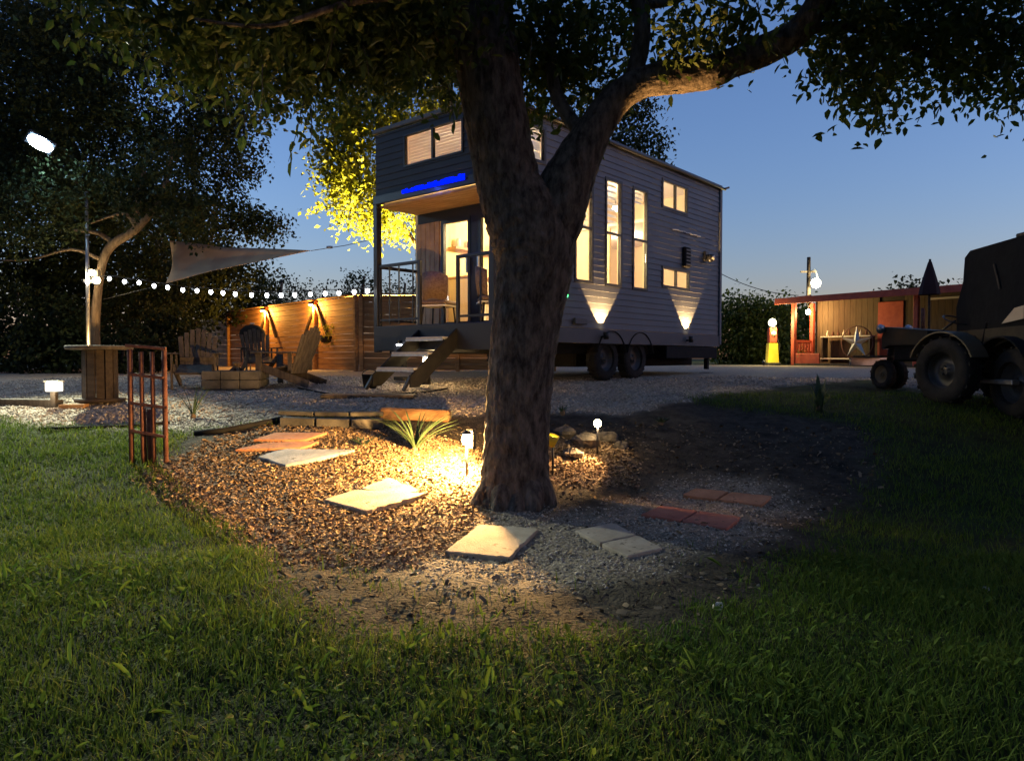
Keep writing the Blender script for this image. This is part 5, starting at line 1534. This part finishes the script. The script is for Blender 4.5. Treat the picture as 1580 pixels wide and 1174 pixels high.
MB().box((SL - .02, SDp / 2, 1.08), (.05, SDp, 2.16)).build('side_wall', M['tan_wall'], shed)
q = MB(); q.prism([(-.35, -.35, 2.10), (-.35, SDp + .3, 2.34), (-.35, SDp + .3, 2.40), (-.35, -.35, 2.16)], (SL + .6, 0, 0))
rf = q.build('roof', M['wood_dark'], shed)
MB().box((SL / 2 - .05, -.37, 2.11), (SL + .64, .035, .20), bev=.006).build('fascia', M['red_paint'], rf)
q = MB(); q.prism([(-.37, -.35, 2.02), (-.37, SDp + .3, 2.25), (-.37, SDp + .3, 2.43), (-.37, -.35, 2.2)], (-.03, 0, 0)); q.build('fascia', M['red_paint'], rf)
for k in range(10): MB().beam((.2 + k * .84, -.3, 2.09), (.2 + k * .84, SDp + .2, 2.31), .05, .05).build('rafter', M['wood_dark'], rf)
for z in (.42, .80): MB().beam((.06, .13, z), (.06, 1.03, z), .04, .09).build('rail', M['red_paint'], shed)
for k in range(5): MB().box((.06, .24 + k * .17, .60), (.03, .1, .34)).build('slat', M['red_paint'], shed)
MB().box((.06, .58, .20), (.05, .9, .30), bev=.01).build('kick_board', M['red_paint'], shed)
MB().box((.55, .06, .22), (.9, .05, .34), bev=.01).build('kick_board', M['red_paint'], shed)
MB().box((SL / 2, SDp / 2, .03), (SL, SDp, .08)).build('floor', M['wood_grey'], shed)
SM = Matrix.Translation((SA.x, SA.y, sz)) @ Matrix.Rotation(rz, 4, 'Z')
def SW(x, y, z): return SM @ Vector((x, y, z))
t = thing('shed_lamp', 'bright warm lamp hanging from the red shed roof corner', 'lamp', SW(.25, .55, 1.78), rz)
MB().lathe([(0, -.09), (.06, -.07), (.08, 0), (.05, .06), (0, .08)], (0, 0, 0), 14).build('globe', M['bulb_warm'], t)
MB().tube([(0, 0, .06), (0, 0, .34)], .01, 6).build('cord', M['wire'], t)
lamp('lamp_light', 'POINT', (0, -.0, -.05), 75, (1.0, .58, .22), t, .08, world=False)
t = thing('potting_shelf', 'pale shelf with small bottles against the tan shed wall', 'shelf', SW(1.35, 1.05, .12), rz)
for z in (.1, .82): MB().box((0, 0, z), (1.7, .35, .04), bev=.005).build('board', M['cream'], t)
for sx in (-.8, .8): MB().box((sx, 0, .42), (.05, .3, .84)).build('leg', M['wood_grey'], t)
for k in range(8): MB().lathe([(0, 0), (.04, 0), (.04, .1), (.015, .14), (.015, .19), (0, .19)], (-.7 + k * .19, 0, .842), 8).build('bottle', M['rust'] if k % 3 else M['cream'], t)
t = thing('metal_star', 'large pale metal star leaning in front of the shed shelf', 'star ornament', SW(2.0, .45, .3), rz)
sv_ = []
for k in range(10):
    a = math.pi / 2 + k * math.pi / 5; r_ = .52 if k % 2 == 0 else .16
    sv_.append((r_ * math.cos(a), 0, .42 + r_ * math.sin(a)))
q = MB(); q.add(sv_ + [(0, -.08, .42), (0, .03, .42)], [(k, (k + 1) % 10, 10) for k in range(10)] + [((k + 1) % 10, k, 11) for k in range(10)])
q.build('plate', M['steel'], t)
MB().lathe([(.50, -.01), (.53, -.01), (.53, .01), (.50, .01), (.50, -.01)], (0, .02, .42), 28, axis=(0, 1, 0)).build('ring', M['rust'], t)
t = thing('flower_pot', 'pale pot with a white ornament beside the red shed post', 'pot', SW(.25, .3, .07), rz)
MB().lathe([(0, 0), (.08, 0), (.12, .2), (.13, .24), (.1, .23), (0, .2)], (0, 0, 0), 12).build('pot', M['cream'], t)
v, f = canopy([((0, 0, .32), (.12, .12, .1), 14)], .06); np_mesh('leaves', v, f, M['leaf'], t)
t = thing('white_stand', 'slim white post stand with a dark bowl in front of the shed door', 'stand', SW(4.3, -.15, -.02), rz)
MB().box((0, 0, .42), (.07, .07, .82)).build('post', M['cream'], t)
MB().lathe([(0, 0), (.22, 0), (.22, .04), (.08, .08), (0, .08)], (0, 0, -.02), 14).build('base', M['cream'], t)
MB().lathe([(0, .84), (.12, .84), (.3, .95), (.31, .97), (.1, .9), (0, .9)], (0, 0, 0), 16).build('bowl', M['black_matte'], t)

# lamp shaped like an old petrol pump
pp = gp(1191, 24.3)
t = thing('pump_lamp', 'yellow and red old petrol pump with a glowing globe on top', 'petrol pump', pp)
MB().box((0, 0, .04), (.46, .42, .1), bev=.01).build('plinth', M['concrete'], t)
MB().prism([(-.18, -.15, .09), (.18, -.15, .09), (.14, -.13, .74), (-.14, -.13, .74)], (0, .28, 0)).build('lower_body', M['yellow_paint'], t)
MB().box((0, 0, 1.0), (.25, .24, .50), bev=.02).build('upper_body', M['red_paint'], t)
MB().lathe([(0, 0), (.085, 0), (.085, .012), (0, .014)], (0, -.12, 1.05), 16, axis=(0, -1, 0)).build('dial', M['cream'], t)
MB().lathe([(.14, 1.25), (.15, 1.28), (.05, 1.31)], (0, 0, 0), 14).build('collar', M['black_metal'], t)
MB().lathe([(.04, 1.30), (.12, 1.36), (.13, 1.45), (.08, 1.54), (0, 1.57)], (0, 0, 0), 16).build('globe', emis('pump_globe', (1, .95, .6), 4), t)
MB().tube([(.13, -.02, .95), (.24, -.05, .7), (.22, -.05, .45), (.15, -.08, .6)], .014, 6).build('hose', M['black_matte'], t)
lamp('lamp_light', 'POINT', (0, -.30, 1.45), 90, (1, .86, .35), t, .1, world=False)
t = thing('pump_spotlight', 'little ground spotlight washing the old petrol pump', 'lamp', pp + Vector((-.55, -.8, 0)))
MB().lathe([(0, -.06), (.05, -.06), (.06, .03), (0, .03)], (0, 0, .1), 10, axis=(.3, .6, .6)).build('head', M['black_metal'], t)
MB().tube([(0, 0, -.03), (0, 0, .08)], .01, 6).build('stake', M['black_metal'], t)
lamp('lamp_light', 'SPOT', pp + Vector((-.5, -.72, .16)), 22, (1, .85, .25), t, .03, target=pp + Vector((0, 0, .6)), size=R(80), blend=.5)
rock(1214, 556, .28, 'pale lit boulder between the petrol pump and the shed', M['slab_beige'], seed=2)

# utility pole with a street lamp, and wire
up = gp(1246, 45)
t = thing('utility_pole', 'utility pole with a bright street lamp beyond the shed', 'utility pole', up)
tp_ = P(1248, 397, 45)
MB().tube([up, tp_], [.16, .11], 10).build('pole', M['wood_dark'], t, world=True)
MB().beam(tp_ + Vector((-.5, 0, -.9)), tp_ + Vector((.5, 0, -.9)), .1, .1).build('crossarm', M['wood_dark'], t, world=True)
MB().tube([P(1247, 420, 45), P(1258, 416, 44.6), P(1262, 430, 44.6)], .04, 6).build('bracket', M['steel'], t, world=True)
ls = P(1259, 437, 44.6)
MB().lathe([(0, -.32), (.22, -.22), (.3, .02), (.2, .24), (0, .3)], ls, 14).build('globe', emis('street_globe', (1, .92, .5), 12), t, world=True)
lamp('lamp_light', 'POINT', ls + Vector((.5, -1.2, -.3)), 2600, (1, .9, .5), t, .3)
a, b = P(1104, 418, 34), P(1232, 456, 34)
tag(MB().tube([a.lerp(b, k / 12) - Vector((0, 0, 1.0 * (k / 12) * (1 - k / 12))) for k in range(13)], .018, 5).build('power_line', M['wire'], loc=a), 'thin power line sagging from behind the house to the shed', 'power line')

# closed parasol
g0 = gp(1432, 14.0)
zt = P(1429, 400, 14).z - g0.z
t = thing('closed_parasol', 'closed dark red parasol standing behind the tractor', 'parasol', g0)
MB().tube([(0, 0, 0), (0, 0, zt)], .022, 8).build('pole', M['wood_dark'], t)
MB().lathe([(.19, zt - .68), (.16, zt - .5), (.09, zt - .25), (.035, zt - .06), (0.012, zt - .02)], (0, 0, 0), 9, smooth=False).build('canopy', mat('parasol_cloth', (.035, .012, .011), .85), t)
MB().lathe([(0, 0), (.25, 0), (.25, .05), (.05, .08), (.04, .25), (0, .25)], (0, 0, 0), 14).build('base', M['concrete'], t)

# ================================================================== tractor
RA, FA = Vector((6.28, 9.75)), Vector((5.86, 11.25))
hd_ = (FA - RA).normalized(); rz = math.atan2(hd_.y, hd_.x)
gz = hz(RA.x, RA.y)
zf_ = hz(FA.x, FA.y) - gz
tr = thing('old_tractor', 'small old tractor with big rear tyres and twin front wheels', 'tractor', (RA.x, RA.y, gz), rz)
for sy in (-1, 1): wheel(tr, (0, sy * .52, .44), .44, .26, (0, 1, 0), M['grey_metal'], tread_n=18, rimr=.55)
wb = (FA - RA).length
for sy in (-1, 1): wheel(tr, (wb, sy * .11, .225 + zf_), .225, .11, (0, 1, 0), mat('wheel_tan', (.12, .095, .06), .7), tread_n=14, rimr=.62)
MB().tube([(0, -.42, .44), (0, .42, .44)], .07, 10).build('rear_axle', M['black_matte'], tr)
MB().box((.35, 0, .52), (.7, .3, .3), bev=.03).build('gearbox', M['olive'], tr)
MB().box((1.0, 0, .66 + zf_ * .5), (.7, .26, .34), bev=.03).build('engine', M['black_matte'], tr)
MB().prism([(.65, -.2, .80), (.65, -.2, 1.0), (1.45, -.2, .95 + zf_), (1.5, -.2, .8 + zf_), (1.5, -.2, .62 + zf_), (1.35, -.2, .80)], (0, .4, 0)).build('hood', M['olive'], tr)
g = MB()
for k in range(6): g.box((1.51, -.14 + k * .056, .72 + zf_), (.02, .02, .22))
g.build('grille', M['steel'], tr)
MB().tube([(wb, 0, .3 + zf_), (wb - .05, 0, .7 + zf_)], .05, 8).build('steering_post', M['black_matte'], tr)
MB().tube([(.5, .08, 1.0), (.3, .08, 1.12)], .015, 6).build('steering_column', M['black_metal'], tr)
MB().lathe([(.15, -.01), (.17, 0), (.15, .01), (.14, 0), (.15, -.01)], (.3, .08, 1.13), 18, axis=(-.5, 0, 1)).build('steering_wheel', M['black_metal'], tr)
MB().box((-.05, 0, .80), (.34, .38, .05), bev=.02).build('seat', M['black_matte'], tr)
MB().box((-.24, 0, .95), (.05, .38, .28), Matrix.Rotation(R(-12), 3, 'Y'), .02).build('seat_back', M['black_matte'], tr)
MB().tube([(1.05, -.12, .9), (1.05, -.12, 1.35)], .028, 8).build('exhaust', M['rust'], tr)
for sy in (-1, 1):
    q = MB().arc((0, .44), .52, .02, R(20), R(160), sy * .52 - .14, sy * .52 + .14)
    q.build('fender', mat('fender_tan', (.10, .08, .05), .5), tr)
for sy in (-1, 1): MB().lathe([(0, 0), (.06, .0), (.075, .05), (.06, .06), (0, .055)], (1.42, sy * .26, .92 + zf_), 12, axis=(1, 0, 0)).build('headlight', M['steel'], tr)
MB().beam((wb - .1, .0, .5 + zf_), (wb + .5, .0, .5 + zf_), .5, .03).build('front_plate', M['wood_grey'], tr)
MB().beam((wb + .42, .0, .42 + zf_), (wb + .46, .0, .42 + zf_), .7, .12).build('front_bar', M['steel'], tr)

# ================================================================== black soft-top vehicle, parked facing the camera side
JX, JY = 6.15, 8.95
gz = hz(JX + .3, JY)
jeep = thing('soft_top_truck', 'boxy off-road vehicle with black canvas top at the right edge', 'off-road vehicle', (JX, JY, gz), R(-92))
# local +x runs towards the camera, local -y... the flank seen from the yard is at local y = -.8*0
# flank plane at local y = 0, body extends to local +y
def jw(x, y, z): return (x, y, z)
q = MB()
q.prism([(-1.15, 0, .50), (-1.15, 0, 1.12), (1.6, 0, 1.16), (1.6, 0, .62), (.55, 0, .55), (.42, 0, .86), (.0, 0, .98), (-.42, 0, .86), (-.55, 0, .50)], (0, 1.6, 0))
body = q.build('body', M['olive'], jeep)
MB().box((-.9, -.012, .82), (.42, .02, .46), bev=.008).build('body_panel', M['olive'], body)
MB().beam((-1.1, -.02, 1.0), (-.62, -.02, .6), .02, .03).build('brace', M['black_matte'], body)
MB().box((-.5, .0, .45), (1.25, .1, .06), bev=.01).build('side_step', M['steel'], jeep)
q = MB(); q.prism([(-1.18, .02, 1.12), (-1.20, .02, 1.45), (-1.05, .02, 1.78), (-1.02, .02, 2.12), (-.9, .02, 2.20), (1.5, .02, 2.26), (1.6, .02, 2.1), (1.6, .02, 1.12)], (0, 1.56, 0))
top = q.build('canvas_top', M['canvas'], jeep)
MB().beam((-.35, .0, 1.95), (-.22, .0, 1.62), .01, .03).build('strap', M['wood_grey'], top)
MB().box((.0, .8, 2.29), (.5, 1.2, .05), bev=.01).build('roof_rack', M['black_metal'], top)
for (x, y) in ((0, .14), (0, 1.46), (2.2, .14), (2.2, 1.46)):
    wheel(jeep, (x, y, .44), .44, .27, (0, 1, 0), M['grey_metal'], tread_n=20)
q = MB().arc((0, .46), .56, .02, 0, math.pi, -.15, .07)
q.build('fender', M['black_matte'], jeep)
q = MB(); q.prism([(1.6, .1, .6), (1.6, .1, 1.16), (2.9, .1, 1.05), (2.95, .1, .62)], (0, 1.4, 0)); q.build('hood', M['olive'], jeep)
MB().box((2.98, .8, .56), (.1, 1.5, .14), bev=.02).build('bumper', M['black_matte'], jeep)
q = MB(); q.prism([(-.16, -.008, 1.18), (.25, -.008, 1.22), (.25, -.008, 1.38), (.08, -.008, 1.36)], (0, .02, 0)); q.build('window_glint', mat('glint_pale', (.55, .45, .32), .25, c2=(.6, .5, .36), scale=4), jeep)  # pale plate on the flank, a lamp reflection put into its colour
MB().box((-1.2, .8, .62), (.1, 1.5, .12), bev=.02).build('bumper', M['black_matte'], jeep)
MB().lathe([(0, 0), (.05, 0), (.05, .02), (0, .025)], (-1.155, .1, .9), 10, axis=(-1, 0, 0)).build('tail_light', M['red_paint'], jeep)
MB().lathe([(.0, -.1), (.38, -.1), (.40, 0), (.38, .1), (0, .1)], (-1.3, .95, 1.0), 20, axis=(1, 0, 0)).build('spare_tyre', M['rubber'], jeep)
